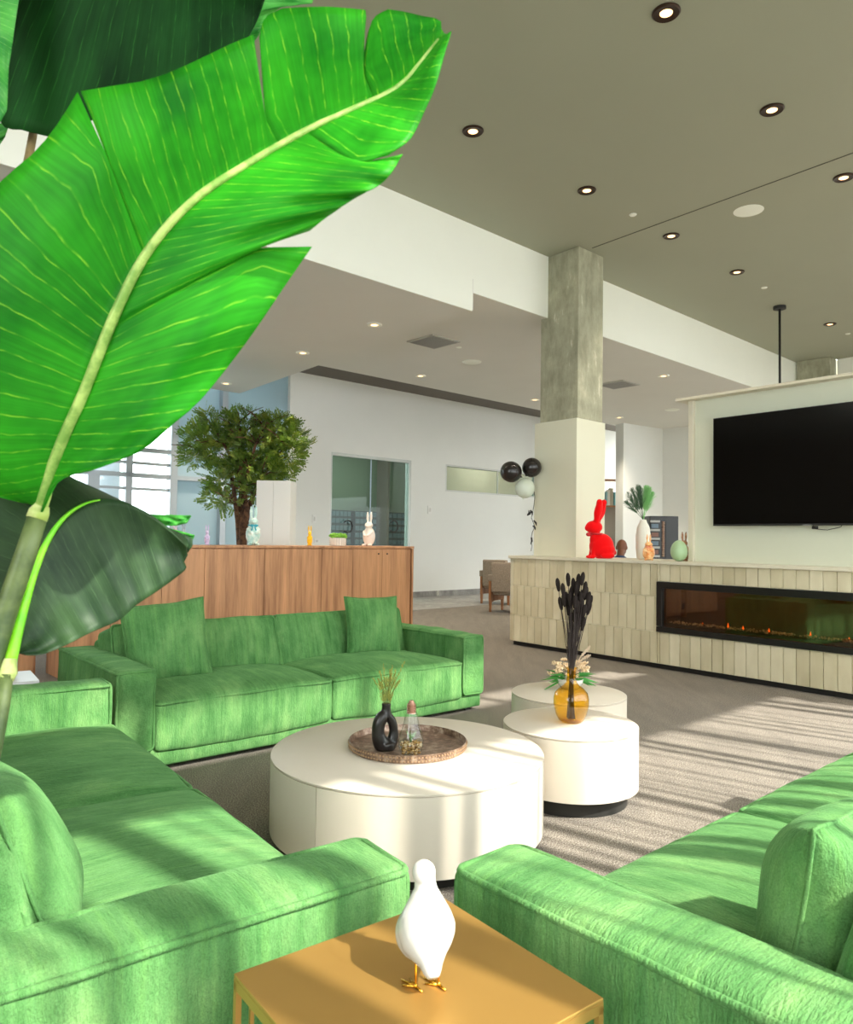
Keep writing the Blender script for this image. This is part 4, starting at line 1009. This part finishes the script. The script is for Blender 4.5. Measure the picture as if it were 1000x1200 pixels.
# white tall cabinet right of the tree, hiding part of the crown
pa, pb = at(301, 563, 11.4), at(341, 567, 11.4)
tc = thing('tall_cabinet', 'plain white tall cabinet standing in front of the tree crown', 'cabinet', (pa.x, 11.4, 0), 0)
cw = (pb.x-pa.x)
MB().box((cw/2, .25, pa.z/2), (cw, .5, pa.z)).build('cabinet_body', 'wallgrey', tc)
for i in range(2): MB().box((cw*(.25+.5*i), -.006, pa.z/2), (cw/2-.006, .016, pa.z-.02)).build('door', 'wallgrey', tc)

# wall switches
def wallplate(px, py, wd, hd, label):
    s_, z_ = onwall(px, py); w = MB(); w.box((0, -.01, 0), (wd, .02, hd)); t_ = thing('light_switch', label, 'switch', tuple(wpt(s_, z_)), Bw); w.build('plate', plain('white_plate', (236, 236, 232), .4), t_); MB().box((0, -.024, 0), (wd*.35, .01, hd*.5)).build('rocker', plain('pale_rocker', (214, 212, 206), .4), t_)
wallplate(503.5, 597.5, .13, .2, 'white light switch on the wall between glazed door and slot window')
wallplate(368, 608, .1, .18, 'white switch plate on the wall above the yellow rabbit')
wallplate(371, 634, .14, .1, 'white socket plate low on the wall right of the yellow rabbit')

# ================================================================== THINGS ON THE COUNTER
nF = Vector((-dA.y, dA.x, 0))
def ctp(px, off=.12):
    P0 = F0+nF*off; r_ = ray(px, 650); k = (P0-EYEV).dot(nF)/r_.dot(nF); q_ = EYEV+r_*k; return Vector((q_.x, q_.y, CT))
p = ctp(703, .13); rabbit('large red flocked rabbit sitting on the tiled counter', p, hgt(703, 583.5, p)-CT, R(4), 'red', 'sit', bow=plain('clear_red_ribbon', (200, 20, 30), .4))
p = ctp(760.5, .14); rabbit('orange and cream marbled rabbit before the white pampas vase', p, hgt(760, 625, p)-CT, R(-15), speck('orange_marble', (238, 150, 80), (250, 214, 160), 16, .25), fat=1.45, bow=plain('peach_bow', (240, 150, 110), .5), cat='rabbit figurine')
p = ctp(802, .34); rabbit('brown patchwork rabbit half hidden behind the television wall edge', p, hgt(802, 622, p)-CT, R(-30), speck('brown_patchwork', (130, 88, 60), (206, 160, 120), 40), fat=1.2)
p = ctp(796, .14); hh = hgt(796, 633, p)-CT
MB().lathe([(0, 0)]+[(hh*.39*math.sin(PI*i/16)*(1.12-.24*i/16), hh*(1-math.cos(PI*i/16))/2) for i in range(1, 16)]+[(0, hh)], 32).build('egg_ornament', plain('pale_mint_glaze', (164, 194, 150), .3), smooth=True, loc=p, label='smooth pale green egg ornament beside the television wall', cat='egg')
# pampas vase
p = ctp(754, .45); t = thing('textured_vase', 'tall white ribbed vase on the counter behind the orange rabbit', 'vase', p)
vh = hgt(754, 609, p)-CT
prf = [(0, 0), (.065, 0), (.078, .02), (.088, vh*.3), (.088, vh*.6), (.075, vh*.8), (.045, vh*.93), (.036, vh), (.028, vh), (.03, vh*.9), (0, vh*.8)]
w = MB(); w.lathe(prf, 48)
w.v = [((x_*(1+.035*math.cos(14*math.atan2(y_, x_)+z_*14)), y_*(1+.035*math.cos(14*math.atan2(y_, x_)+z_*14)), z_)) for x_, y_, z_ in w.v]
w.build('vase_body', plain('chalk_white_ceramic', (232, 230, 218), .6), t, smooth=True)
t = thing('pampas_plumes', 'dark and light green feathery plumes standing in the tall white vase', 'dried grass', (p.x, p.y, CT+vh))
r3 = random.Random(14)
def plume(name, tips, mat, n_):
    w = MB()
    for (tx, ty) in tips:
        e = at(tx, ty, p.y)-Vector((p.x, p.y, CT+vh)); base = Vector((0, 0, -.1))
        w.tube([base, Vector((0, 0, 0)), e*.55, e], [.003, .003, .002, .0006], 4)
        for i in range(n_):
            f_ = r3.uniform(.28, 1); c = e*f_; L_ = .12*(math.sin(PI*min(1, f_*.85+.12)))+.02
            d_ = (e.normalized()+Vector((r3.uniform(-1, 1), r3.uniform(-1, 1), r3.uniform(-.4, .6)))*.62).normalized()
            w.tube([c, c+d_*L_*.6, c+d_*L_+Vector((0, 0, -.006))], [.0016, .0014, .0004], 3, cap=False)
    w.build(name, mat, t, kind='stuff')
plume('dark_plumes', [(736, 578), (741, 573), (747, 569), (734, 588), (750, 570)], plain('dark_green_plume', (70, 104, 74), .9), 130)
plume('light_plumes', [(757, 570), (762, 572), (765, 578), (760, 570)], plain('light_green_plume', (142, 206, 130), .9), 190)
# balloons and ribbon
BY = inner(.22, 618, 560).y-.25
def balloon(px, py, rp, label, mat, rot):
    c = at(px, py, BY+rp[1]); r_ = rp[0]*c.y/FPX; t = thing('balloon', label, 'balloon', tuple(c), 0, None); w = MB()
    prf = [(0, -1.17), (.05, -1.16), (.03, -1.10), (.16, -1.0)]+[(math.sin(PI*i/18)*(1 if i > 9 else .985), -math.cos(PI*i/18)*(1.0 if i > 9 else 1.03)) for i in range(2, 18)]+[(0, 1)]
    w.lathe([(a*r_, b*r_) for a, b in prf], 32); o = w.build('balloon_skin', mat, t, smooth=True); o.rotation_euler = rot
M['bal'] = plain('black_latex', (38, 34, 32), .22); M['balw'] = plain('pearl_latex', (214, 224, 208), .25)
balloon(599, 553, (12.6, -.02), 'left black balloon beside the column casing', 'bal', (0, R(-65), 0))
balloon(623.5, 547.8, (11.4, .02), 'right black balloon overlapping the column casing', 'bal', (0, R(35), 0))
balloon(615.5, 572, (11.6, 0), 'pearly white balloon below the two black ones', 'balw', (0, R(10), 0))
rb = [(624, 562), (625.5, 572), (627, 582), (626, 592), (624.5, 600), (623, 607), (625, 612), (627, 617), (624, 624), (622.5, 632), (623.5, 640), (622.5, 646)]
t = thing('balloon_ribbon', 'thin black curled ribbon hanging from the balloons to the counter', 'ribbon', (0, 0, 0))
MB().tube([at(a, b, BY+.1) for a, b in rb], .0045, 5).build('ribbon_cord', 'blackm', t)
w = MB()
for (a, b, c, d) in ((622, 600, 618.5, 604), (622, 598, 624, 604), (618.5, 604, 620, 598), (626, 610, 629, 616), (625, 616, 627.5, 621), (623, 630, 622, 638)): w.tube([at(a, b, BY+.1), at((a+c)/2+1, (b+d)/2, BY+.08), at(c, d, BY+.1)], [.012, .014, .006], 5)
w.build('bow', 'blackm', t)
# coffee machine on a back counter
cy_ = 12.6; ca_ = at(764, 650, cy_); cb_ = at(798, 650, cy_); zt = at(780, 604.5, cy_).z; zb = 1.12
t = thing('back_counter', 'dark pantry counter behind the tiled counter, under the coffee machine', 'counter', ((ca_.x+cb_.x)/2, cy_+.3, 0)); MB().box((0, 0, .55), (2.2, .62, 1.06)).build('cabinet', 'wallgrey', t); MB().box((0, 0, zb-.02), (2.24, .66, .04)).build('worktop', 'slab', t)
t = thing('coffee_machine', 'black coffee machine with cup column behind the green egg', 'coffee machine', ((ca_.x+cb_.x)/2, cy_+.2, zb)); W_ = cb_.x-ca_.x; H_ = zt-zb
w = MB(); w.box((0, .08, H_/2), (W_, .34, H_)); w.build('housing', 'black', t, bevel=.01)
w = MB(); 
for i in range(5): w.box((-W_/2+W_*.17, -.1, H_*(.12+.19*i)), (W_*.32, .05, H_*.045))
w.build('cup_shelves', plain('grey_shelf', (176, 176, 172), .4), t)
for i in range(4): w = MB(); w.box((-W_/2+W_*.17, -.1, H_*(.21+.19*i)), (W_*.24, .02, H_*.09)); w.build('product_window', [plain('brown_pack', (122, 78, 60), .4), plain('blue_grey_pack', (96, 118, 134), .4)][i % 2], t)
w = MB()
for i in range(26): w.ell((-W_/2+W_*.46, -.1, H_*(.12+.03*i)), (W_*.06, .02, H_*.012), 6, 4)
w.build('bean_column', speck('bean_mix', (120, 62, 40), (226, 190, 160), 60), t, smooth=True)
w = MB(); w.box((W_*.25, -.095, H_*.5), (W_*.4, .01, H_*.8)); w.build('glass_door', 'black', t)
# bookshelf seen between casing and pantry wall
bs = Vector((at(709, 600, 20.6))); t = thing('wall_shelf', 'wooden wall shelf seen through the gap beside the casing', 'shelf', (bs.x+.2, 20.9, 0), 0)
zs = at(714, 592, 20.6).z
MB().box((0, 0, zs-.02), (1.0, .3, .04)).build('shelf_board', 'wooddk', t); MB().box((0, 0, at(714, 564, 20.6).z+.05), (1.0, .3, .05)).build('shelf_board', 'wooddk', t); MB().box((0, .16, 2.0), (1.0, .03, 1.6)).build('back_panel', plain('shelf_back', (160, 150, 138), .6), t)
cl = [(120, 190, 196), (236, 232, 220), (206, 214, 214), (150, 196, 200), (240, 236, 226), (190, 180, 160)]
x_ = -.36
for i in range(7):
    wd = .05+.02*(i % 3); hh = .38+.05*((i*7) % 3); MB().box((0, 0, hh/2), (wd, .2, hh)).build('book', plain('book_cover', cl[i % 6], .6), loc=(bs.x+.2+x_, 20.84, zs), label='pale upright book on the wall shelf beside the casing', cat='book', group='books on the wall shelf'); x_ += wd+.01

# seated person behind the counter
hp = at(725.5, 641.5, 11.1)
skin = plain('brown_skin', (122, 78, 58), .5, 0, .3); cloth = plain('navy_blue_shirt', (46, 66, 104), .8); trous = plain('dark_trousers', (40, 40, 46), .8)
pz = hp.z; pt = thing('person', 'bald person in a blue shirt seated behind the counter, head bowed to the left', 'person', (hp.x+.03, hp.y, 0), R(150))
# local: faces -y ; heights from the head
dz = pz-.12
w = MB(); w.ell((0, -.05, pz+.02), (.076, .095, .1), 24, 16); w.ell((0, -.085, pz-.045), (.058, .065, .065)); w.ell((0, -.152, pz-.01), (.013, .018, .022)); w.ell((0, -.145, pz-.05), (.026, .012, .008)); w.ell((0, -.13, pz-.095), (.03, .025, .02))
for s_ in (-1, 1): w.ell((s_*.078, -.04, pz-.005), (.012, .02, .032)); w.ell((s_*.03, -.14, pz+.02), (.014, .008, .009)); w.ell((s_*.03, -.142, pz+.038), (.02, .01, .006))
w.limb((0, .0, pz-.06), (0, .03, pz-.2), .055, .06)
hip = pz-.76+.12
w.limb((0, .04, pz-.24), (0, .08, hip+.08), .12, .13)
for s_ in (-1, 1):
    w.limb((0, .03, pz-.22), (s_*.16, .04, pz-.25), .07, .06); sh = (s_*.18, .04, pz-.26); el = (s_*.23, -.02, pz-.53); wr = (s_*.12, -.26, pz-.52)
    w.limb(sh, el, .052, .042); w.limb(el, wr, .04, .027)
    w.ell((s_*.11, -.30, pz-.52), (.038, .05, .016), 14, 8)
    for q_ in range(4): bx = s_*(.11+.028*(q_-1.5)/1.5); L_ = (.062, .072, .068, .055)[q_]; w.limb((bx, -.335, pz-.52), (bx*1.02, -.335-L_*.6, pz-.525), .0095, .009, 8); w.limb((bx*1.02, -.335-L_*.6, pz-.525), (bx*1.02, -.335-L_, pz-.545), .009, .008, 8)
    w.limb((s_*.085, -.29, pz-.52), (s_*.06, -.33, pz-.53), .011, .009, 8)
    w.limb((s_*.09, .06, hip+.04), (s_*.12, -.36, hip+.02), .085, .06); w.limb((s_*.12, -.36, hip+.02), (s_*.12, -.34, hip-.42), .056, .038); w.ell((s_*.12, -.40, hip-.45), (.042, .11, .035))
o = w.build('body', skin, pt, smooth=True); remesh(o, .008, 3)
w = MB(); w.limb((0, .04, pz-.24), (0, .08, hip+.08), .132, .142)
for s_ in (-1, 1): w.limb((0, .03, pz-.22), (s_*.16, .04, pz-.25), .078, .07); w.limb((s_*.18, .04, pz-.26), (s_*.22, -.01, pz-.47), .064, .055)
o = w.build('shirt', cloth, pt, smooth=True); remesh(o, .01, 3)
w = MB(); w.limb((-.06, .07, hip+.05), (.06, .07, hip+.05), .14, .14)
for s_ in (-1, 1): w.limb((s_*.09, .06, hip+.04), (s_*.12, -.36, hip+.02), .095, .07); w.limb((s_*.12, -.36, hip+.02), (s_*.12, -.34, hip-.36), .066, .052)
o = w.build('trousers', trous, pt, smooth=True); remesh(o, .01, 3)
st_ = thing('bar_stool', 'black bar stool under the seated person behind the counter', 'stool', (hp.x-.0, hp.y-.04, 0)); sh_ = hip-.1
MB().lathe([(0, sh_-.05), (.17, sh_-.05), (.18, sh_-.02), (.17, sh_), (0, sh_)], 28).build('seat', 'blackm', st_, smooth='auto')
for a in (45, 135, 225, 315): MB().tube([(.1*math.cos(R(a)), .1*math.sin(R(a)), sh_-.05), (.2*math.cos(R(a)), .2*math.sin(R(a)), 0)], .014, 8).build('leg', 'blackm', st_, smooth=True)

# ================================================================== ARMCHAIRS BY THE BACK WALL
M['taupe'] = speck('taupe_upholstery', (140, 124, 108), (168, 152, 134), 60, .9)
def armchair(label, loc, rz):
    t = thing('armchair', label, 'armchair', loc, rz, 'armchairs beyond the counter end')
    for s_ in (-1, 1):
        w = MB(); w.box((s_*.33, 0, .42), (.05, .66, .40)); w.build('side_panel', 'wooddk', t, bevel=.004)
        w = MB(); w.softbox((s_*.33, -.01, .68), (.11, .66, .14), .02, (3, 8, 3), amp=.004); w.build('arm_pad', 'taupe', t, smooth=True)
    w = MB(); w.softbox((0, -.02, .43), (.58, .6, .16), .03, (8, 8, 3), (0, 0, .02), .005); w.build('seat', 'taupe', t, smooth=True)
    w = MB(); w.softbox((0, .29, .70), (.58, .13, .60), .03, (8, 3, 8), (0, .02, 0), .005); w.build('backrest', 'taupe', t, smooth=True)
    for sx_ in (-1, 1):
        for sy_ in (-1, 1): MB().box((sx_*.33, sy_*.29, .11), (.05, .05, .22), 0, .75).build('leg', 'wooddk', t)
    return t
c1 = onz(590, 719, 0); armchair('nearer taupe armchair with wooden sides, half hidden by the counter end', (c1.x+.2, c1.y+.38, 0), R(150))
c2 = onz(578, 709, 0); armchair('farther taupe armchair with wooden sides beyond the counter end', (c2.x+.2, c2.y+.42, 0), R(150))

# small gold table at far left with a pale top, and a white planter on it
p = onz(20, 795, .50)
t = thing('side_table', 'small gold-framed table with pale top at far left behind the left sofa', 'table', (p.x-.12, p.y, 0), R(35))
MB().box((0, 0, .49), (.42, .42, .02)).build('tabletop', plain('pale_stone_top', (206, 206, 204), .4), t)
w = MB()
for s_ in (-1, 1): w.box((0, s_*.205, .47), (.42, .014, .02)); w.box((s_*.205, 0, .47), (.014, .40, .02))
w.build('frame_rails', 'goldb', t)
for sx_, sy_ in ((-1, -1), (1, -1), (1, 1), (-1, 1)): MB().box((sx_*.203, sy_*.203, .23), (.014, .014, .46)).build('leg', 'goldb', t)
w = MB(); w.lathe([(0, 0), (.07, 0), (.09, .03), (.09, .2), (.08, .21), (0, .21)], 28); w.build('white_jar', 'porcelain', smooth='auto', loc=(p.x-.1, p.y, .5), label='white jar on the small gold-framed table at far left', cat='jar')
# low brown wood cabinet beyond the sideboard's left end
q_ = S0-dS2*.9+nS*.35
t = thing('side_cabinet', 'brown wood cabinet standing off the left end of the sideboard', 'cabinet', tuple(q_), R(42.1)); MB().box((0, .25, .45), (1.5, .5, .86)).build('cabinet_body', 'wooddk', t); MB().box((0, -.006, .45), (1.46, .02, .82)).build('door', 'woodpanel', t)

# ================================================================== BANANA PLANT
M['leafA'] = leafmat('bright_banana_leaf', (20, 128, 20), (58, 182, 34), (150, 222, 56), .4, .2, 46, .5)
M['leafB'] = leafmat('shaded_banana_leaf', (8, 40, 12), (22, 66, 24), (36, 92, 32), .08, .08, 30, .6)
M['leafC'] = leafmat('shaded_grey_green_leaf', (22, 46, 26), (50, 76, 44), (62, 88, 54), .03, .22, 26, .5)
M['leafD'] = leafmat('fresh_banana_leaf', (40, 140, 50), (92, 184, 80), (150, 214, 110), .3, .3, 30)
M['rib'] = speck('pale_green_midrib', (120, 160, 70), (176, 204, 110), 30, .45)
M['stem'] = speck('dark_green_stem', (52, 72, 34), (96, 112, 62), 14, .5)
M['limerib'] = speck('sunlit_lime_midrib', (104, 196, 20), (150, 226, 40), 10, .45)  # sunlight on the lower leaf's midrib, put into its lime colour
M['sheath'] = speck('cream_sheath', (160, 182, 90), (206, 212, 150), 20, .6)
base = Vector((-1.42, .62, 0))
bp = thing('banana_plant', 'big potted banana plant with a huge bright green leaf at the upper left', 'plant', tuple(base))
def L(px, py, y): return at(px, py, y)-base
def interp(poly, t):
    ds = [0]
    for a, b in zip(poly, poly[1:]): ds.append(ds[-1]+math.hypot(b[0]-a[0], b[1]-a[1]))
    T = t*ds[-1]
    for i in range(len(poly)-1):
        if T <= ds[i+1] or i == len(poly)-2:
            f_ = (T-ds[i])/max(1e-9, ds[i+1]-ds[i]); return tuple(poly[i][k]+(poly[i+1][k]-poly[i][k])*f_ for k in range(len(poly[i])))
def blade(name, mat, midr, lobes, depth, side, sag=.05, seed=0, nu=12, parent=None, wav=.006):
    """midr: list of px points; lobes: (t0, t1, edge polyline px, start slit px or None, end slit px or None)"""
    w = MB(); uv = []
    for (t0, t1, edge, sl0, sl1) in lobes:
        ns = max(10, int(50*abs(t1-t0))+8); n0 = len(w.v)
        for i in range(ns+1):
            s_ = i/ns; m_ = interp(midr, t0+(t1-t0)*s_); e_ = interp(edge, s_)
            for j in range(nu+1):
                u = j/nu; x_ = m_[0]+(e_[0]-m_[0])*u; y_ = m_[1]+(e_[1]-m_[1])*u
                # veins leave the rib forward and bend outward
                for sl, wt in ((sl0, max(0, 1-s_*5)), (sl1, max(0, 1-(1-s_)*5))):
                    if sl and wt > 0:
                        dm = math.hypot(sl[0]-m_[0], sl[1]-m_[1]); de = math.hypot(e_[0]-sl[0], e_[1]-sl[1]); us = dm/(dm+de)
                        if u <= us: qx, qy = m_[0]+(sl[0]-m_[0])*u/us, m_[1]+(sl[1]-m_[1])*u/us
                        else: f_ = (u-us)/(1-us); qx, qy = sl[0]+(e_[0]-sl[0])*f_, sl[1]+(e_[1]-sl[1])*f_
                        x_ += (qx-x_)*wt; y_ += (qy-y_)*wt
                tt = t0+(t1-t0)*s_
                dd_ = depth(tt)+side*sag*math.sin(u*PI*.55)+wav*math.sin(tt*60+seed)*u*u+.012*noise.noise(Vector((tt*6, u*3, seed)))*u
                w.v.append(tuple(L(x_, y_, dd_))); uv.append((tt, u*.5*side+.5))
        for i in range(ns):
            for j in range(nu):
                a = n0+i*(nu+1)+j; w.f.append([a, a+1, a+nu+2, a+nu+1] if side > 0 else [a+nu+1, a+nu+2, a+1, a])
    o = w.build(name, mat, parent or bp, smooth=True, uv=uv)
    sd = o.modifiers.new('thickness', 'SOLIDIFY'); sd.thickness = .0012; sd.offset = 0
    return o
def joinblades(name, mat, midr, depth, left, right, sagl=.05, sagr=.05, seed=0, label=None, rib='rib', rr=(.010, .003), ribrange=(0, 1)):
    lo = blade('leaf_blade', mat, midr, left, depth, 1, sagl, seed); ro = blade('leaf_blade', mat, midr, right, depth, -1, sagr, seed+2)
    w = MB(); n_ = 40; pts = []; rad = []
    for i in range(n_+1):
        t_ = ribrange[0]+(ribrange[1]-ribrange[0])*i/n_; m_ = interp(midr, t_); pts.append(L(m_[0], m_[1], depth(t_)-.003)); rad.append(rr[0]+(rr[1]-rr[0])*t_+.0006*noise.noise(Vector((t_*30, 0, 0))))
    w.tube(pts, rad, 10); w.build('midrib', rib, bp, smooth=True)
def smoothpath(p, n_=60):   # Catmull-Rom
    out = []
    q_ = [p[0]]+list(p)+[p[-1]]
    for i in range(1, len(q_)-2):
        for k in range(8):
            t_ = k/8; a, b, c, d = q_[i-1], q_[i], q_[i+1], q_[i+2]
            out.append(tuple(.5*((2*b[j])+(-a[j]+c[j])*t_+(2*a[j]-5*b[j]+4*c[j]-d[j])*t_*t_+(-a[j]+3*b[j]-3*c[j]+d[j])*t_**3) for j in range(2)))
    out.append(tuple(p[-1])); return out
mid = smoothpath([(47, 600), (57, 565), (63, 544), (78, 506), (97, 464), (113, 423), (135, 368), (165, 308), (198, 264), (236, 228), (291, 192), (363, 151), (418, 126), (467, 102), (495, 71), (510, 52), (522, 39)])
def tof(px, py):
    best = min(range(201), key=lambda k: (interp(mid, k/200)[0]-px)**2+(interp(mid, k/200)[1]-py)**2); return best/200
tA = tof(63, 544); dep = lambda t_: 1.20-.10*t_-.10*math.sin(PI*t_)
t1_, t2_, t3_, t4_ = tof(210, 254), tof(335, 168), tof(440, 116), 1.0
left = [  # side towards the upper left
 (0, tof(170, 300), smoothpath([(44, 592), (0, 583), (-70, 560), (-120, 490), (-120, 400), (-80, 300), (0, 214), (38, 181), (66, 148), (91, 108)]), None, (126, 184)),
 (tof(170, 300), tof(330, 170), [(95, 107), (137, 100), (165, 96), (192, 88), (220, 76), (247, 63), (272, 51), (297, 41)], (126, 184), (311, 138)),
 (tof(330, 170), tof(437, 117), [(304, 44), (306, 30), (311, 19), (330, 10), (356, 8.5), (385, 8), (410, 10), (430, 12), (429, 20)], (311, 138), (423.5, 81)),
 (tof(437, 117), 1.0, [(431, 40), (436, 25), (440, 19), (454, 11), (474, 14), (495, 19), (512, 22), (517, 25), (517, 36), (521, 40)], (423.5, 81), None)]
right = [
 (0, tof(128, 385), smoothpath([(50, 600), (72, 559), (102, 553), (144, 538), (171, 525), (205, 495), (231, 473), (264, 434), (297, 390), (330, 341), (366, 289)]), None, (303, 290)),
 (tof(128, 385), tof(360, 153), smoothpath([(363, 270), (385, 253), (418, 231), (451, 212), (472, 181)]), (303, 290), (418, 193)),
 (tof(360, 153), 1.0, smoothpath([(455, 182), (470, 172), (484, 159), (500, 126), (511, 100), (520, 68), (529, 37), (525, 42)]), (418, 193), None)]
joinblades('leaf', 'leafA', mid, dep, left, right, .07, .05, 1, rr=(.0098, .003), ribrange=(0, .985))
# leaf overhead, further back; its shade is put into a darker green
midB = smoothpath([(-30, -120), (60, -60), (150, -40), (260, -30), (330, -20)])
depB = lambda t_: 1.42-.04*t_
MBd = [(0, 1, smoothpath([(-60, -40), (-20, 60), (0, 142), (25, 152), (49, 158), (70, 160), (110, 140), (200, 120), (270, 70), (291, 44), (305, 15), (312, -10)]), None, None)]
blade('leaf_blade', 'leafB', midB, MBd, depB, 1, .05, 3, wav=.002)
midE = smoothpath([(-60, -60), (-30, 30), (-20, 100)])
blade('leaf_blade', 'leafD', midE, [(0, 1, [(40, -60), (22, 0), (10, 80), (8, 130), (-4, 150)], None, None)], lambda t_: 1.36, 1, .01, 4, wav=0)
blade('leaf_blade', 'leafD', smoothpath([(240, 60), (280, 20), (320, -20)]), [(0, 1, [(290, 60), (303, 42), (311, 20), (330, 8), (366, 4), (372, -20)], None, None)], lambda t_: 1.5, 1, .01, 5, wav=0)
blade('leaf_blade', 'leafD', [(-30, 150), (-30, 190)], [(0, 1, [(10, 143), (10, 148), (6, 160), (-2, 172)], None, None)], lambda t_: 1.5, 1, .01, 6, wav=0)
# lower leaf hanging to the right, shade put into its grey-green colour
midC = smoothpath([(12, 775), (20, 740), (31, 699), (42, 665), (55, 635), (72, 610), (92, 594), (117, 586), (150, 590), (185, 610), (218, 640)])
depC = lambda t_: 1.18+.16*t_
CR = [(0, 1, smoothpath([(18, 760), (27, 767), (48, 767), (75, 757), (107, 741), (139, 727), (160, 709), (187, 691), (217, 668), (215, 661), (220, 650)]), None, None)]
CL = [(0, 1, smoothpath([(0, 760), (-60, 740), (-80, 640), (-40, 570), (20, 545), (60, 548), (93, 564), (120, 576), (147, 589), (173, 601), (200, 620), (227, 632), (220, 648)]), None, None)]
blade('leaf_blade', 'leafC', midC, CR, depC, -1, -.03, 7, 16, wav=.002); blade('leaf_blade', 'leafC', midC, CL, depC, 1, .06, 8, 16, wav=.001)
w = MB(); n_ = 30; w.tube([L(*interp(midC, .66*i/n_), depC(.66*i/n_)-.006) for i in range(n_+1)], [.0098*(1-.88*(i/n_)**1.3) for i in range(n_+1)], 10); w.build('midrib', 'limerib', bp, smooth=True)
# tips of a leaf behind
blade('leaf_blade', 'leafD', [(160, 602), (190, 603), (224, 604)], [(0, 1, [(165, 606), (180, 612), (192, 616), (206, 616), (219, 613), (224, 605)], None, None)], lambda t_: 1.5, 1, .0, 9, wav=0)
blade('leaf_blade', 'leafD', [(190, 617), (210, 622), (228, 627)], [(0, 1, [(195, 625), (210, 630), (226, 632), (228, 628)], None, None)], lambda t_: 1.48, 1, .0, 10, wav=0)
# petioles, sheaths, trunk and pot
MB().tube([L(44, 606, 1.19), L(30, 650, 1.18), L(12, 702, 1.18), L(-3, 750, 1.17), L(-40, 900, 1.15), L(-90, 1100, 1.12)], [.0145, .016, .0165, .017, .019, .022], 14).build('petiole', 'stem', bp, smooth=True)
MB().tube([L(50, 592, 1.195), L(46, 600, 1.192), L(43, 608, 1.19)], [.011, .0155, .0158], 14).build('sheath', 'sheath', bp, smooth=True)
MB().tube([L(12, 772, 1.17), L(10, 788, 1.165), L(6, 796, 1.16)], [.009, .013, .012], 12).build('sheath', 'sheath', bp, smooth=True)
MB().tube([L(8, 790, 1.16), L(2, 830, 1.15), L(-8, 880, 1.14), L(-30, 960, 1.13), L(-70, 1100, 1.13)], [.0095, .011, .012, .014, .016], 12).build('petiole', 'stem', bp, smooth=True)
MB().tube([L(40, 150, 1.5), L(20, 260, 1.42), L(-60, 460, 1.3), L(-80, 800, 1.2), L(-80, 1100, 1.15)], [.008, .009, .011, .015, .02], 10).build('petiole', speck('brown_stem', (104, 84, 50), (140, 120, 80), 14, .6), bp, smooth=True)
q_ = L(-76, 1100, 1.14)
MB().tube([q_, Vector((q_.x*.5, q_.y*.5, .66)), Vector((0, 0, .42))], [.045, .05, .06], 14).build('trunk', 'stem', bp, smooth=True)
MB().lathe([(0, 0), (.2, 0), (.25, .42), (.26, .46), (.235, .46), (.22, .4), (0, .4)], 36).build('pot', plain('dark_planter', (60, 58, 56), .6), bp, smooth='auto')

# ================================================================== DAYLIGHT
wd_ = bpy.data.worlds.new('sky'); sc.world = wd_; wd_.use_nodes = True
bg = wd_.node_tree.nodes['Background']; bg.inputs[0].default_value = lin((240, 245, 246)); bg.inputs[1].default_value = 4.0
sd = bpy.data.lights.new('sun', 'SUN'); sd.energy = 5.2; sd.angle = R(1.1); sd.color = (1, .95, .85)
so = bpy.data.objects.new('sun', sd); C.objects.link(so)
el = R(43); sdir = Vector((-.80*math.cos(el), .60*math.cos(el), -math.sin(el)))
so.rotation_euler = sdir.to_track_quat('-Z', 'Y').to_euler(); so.location = (8, -6, 9)
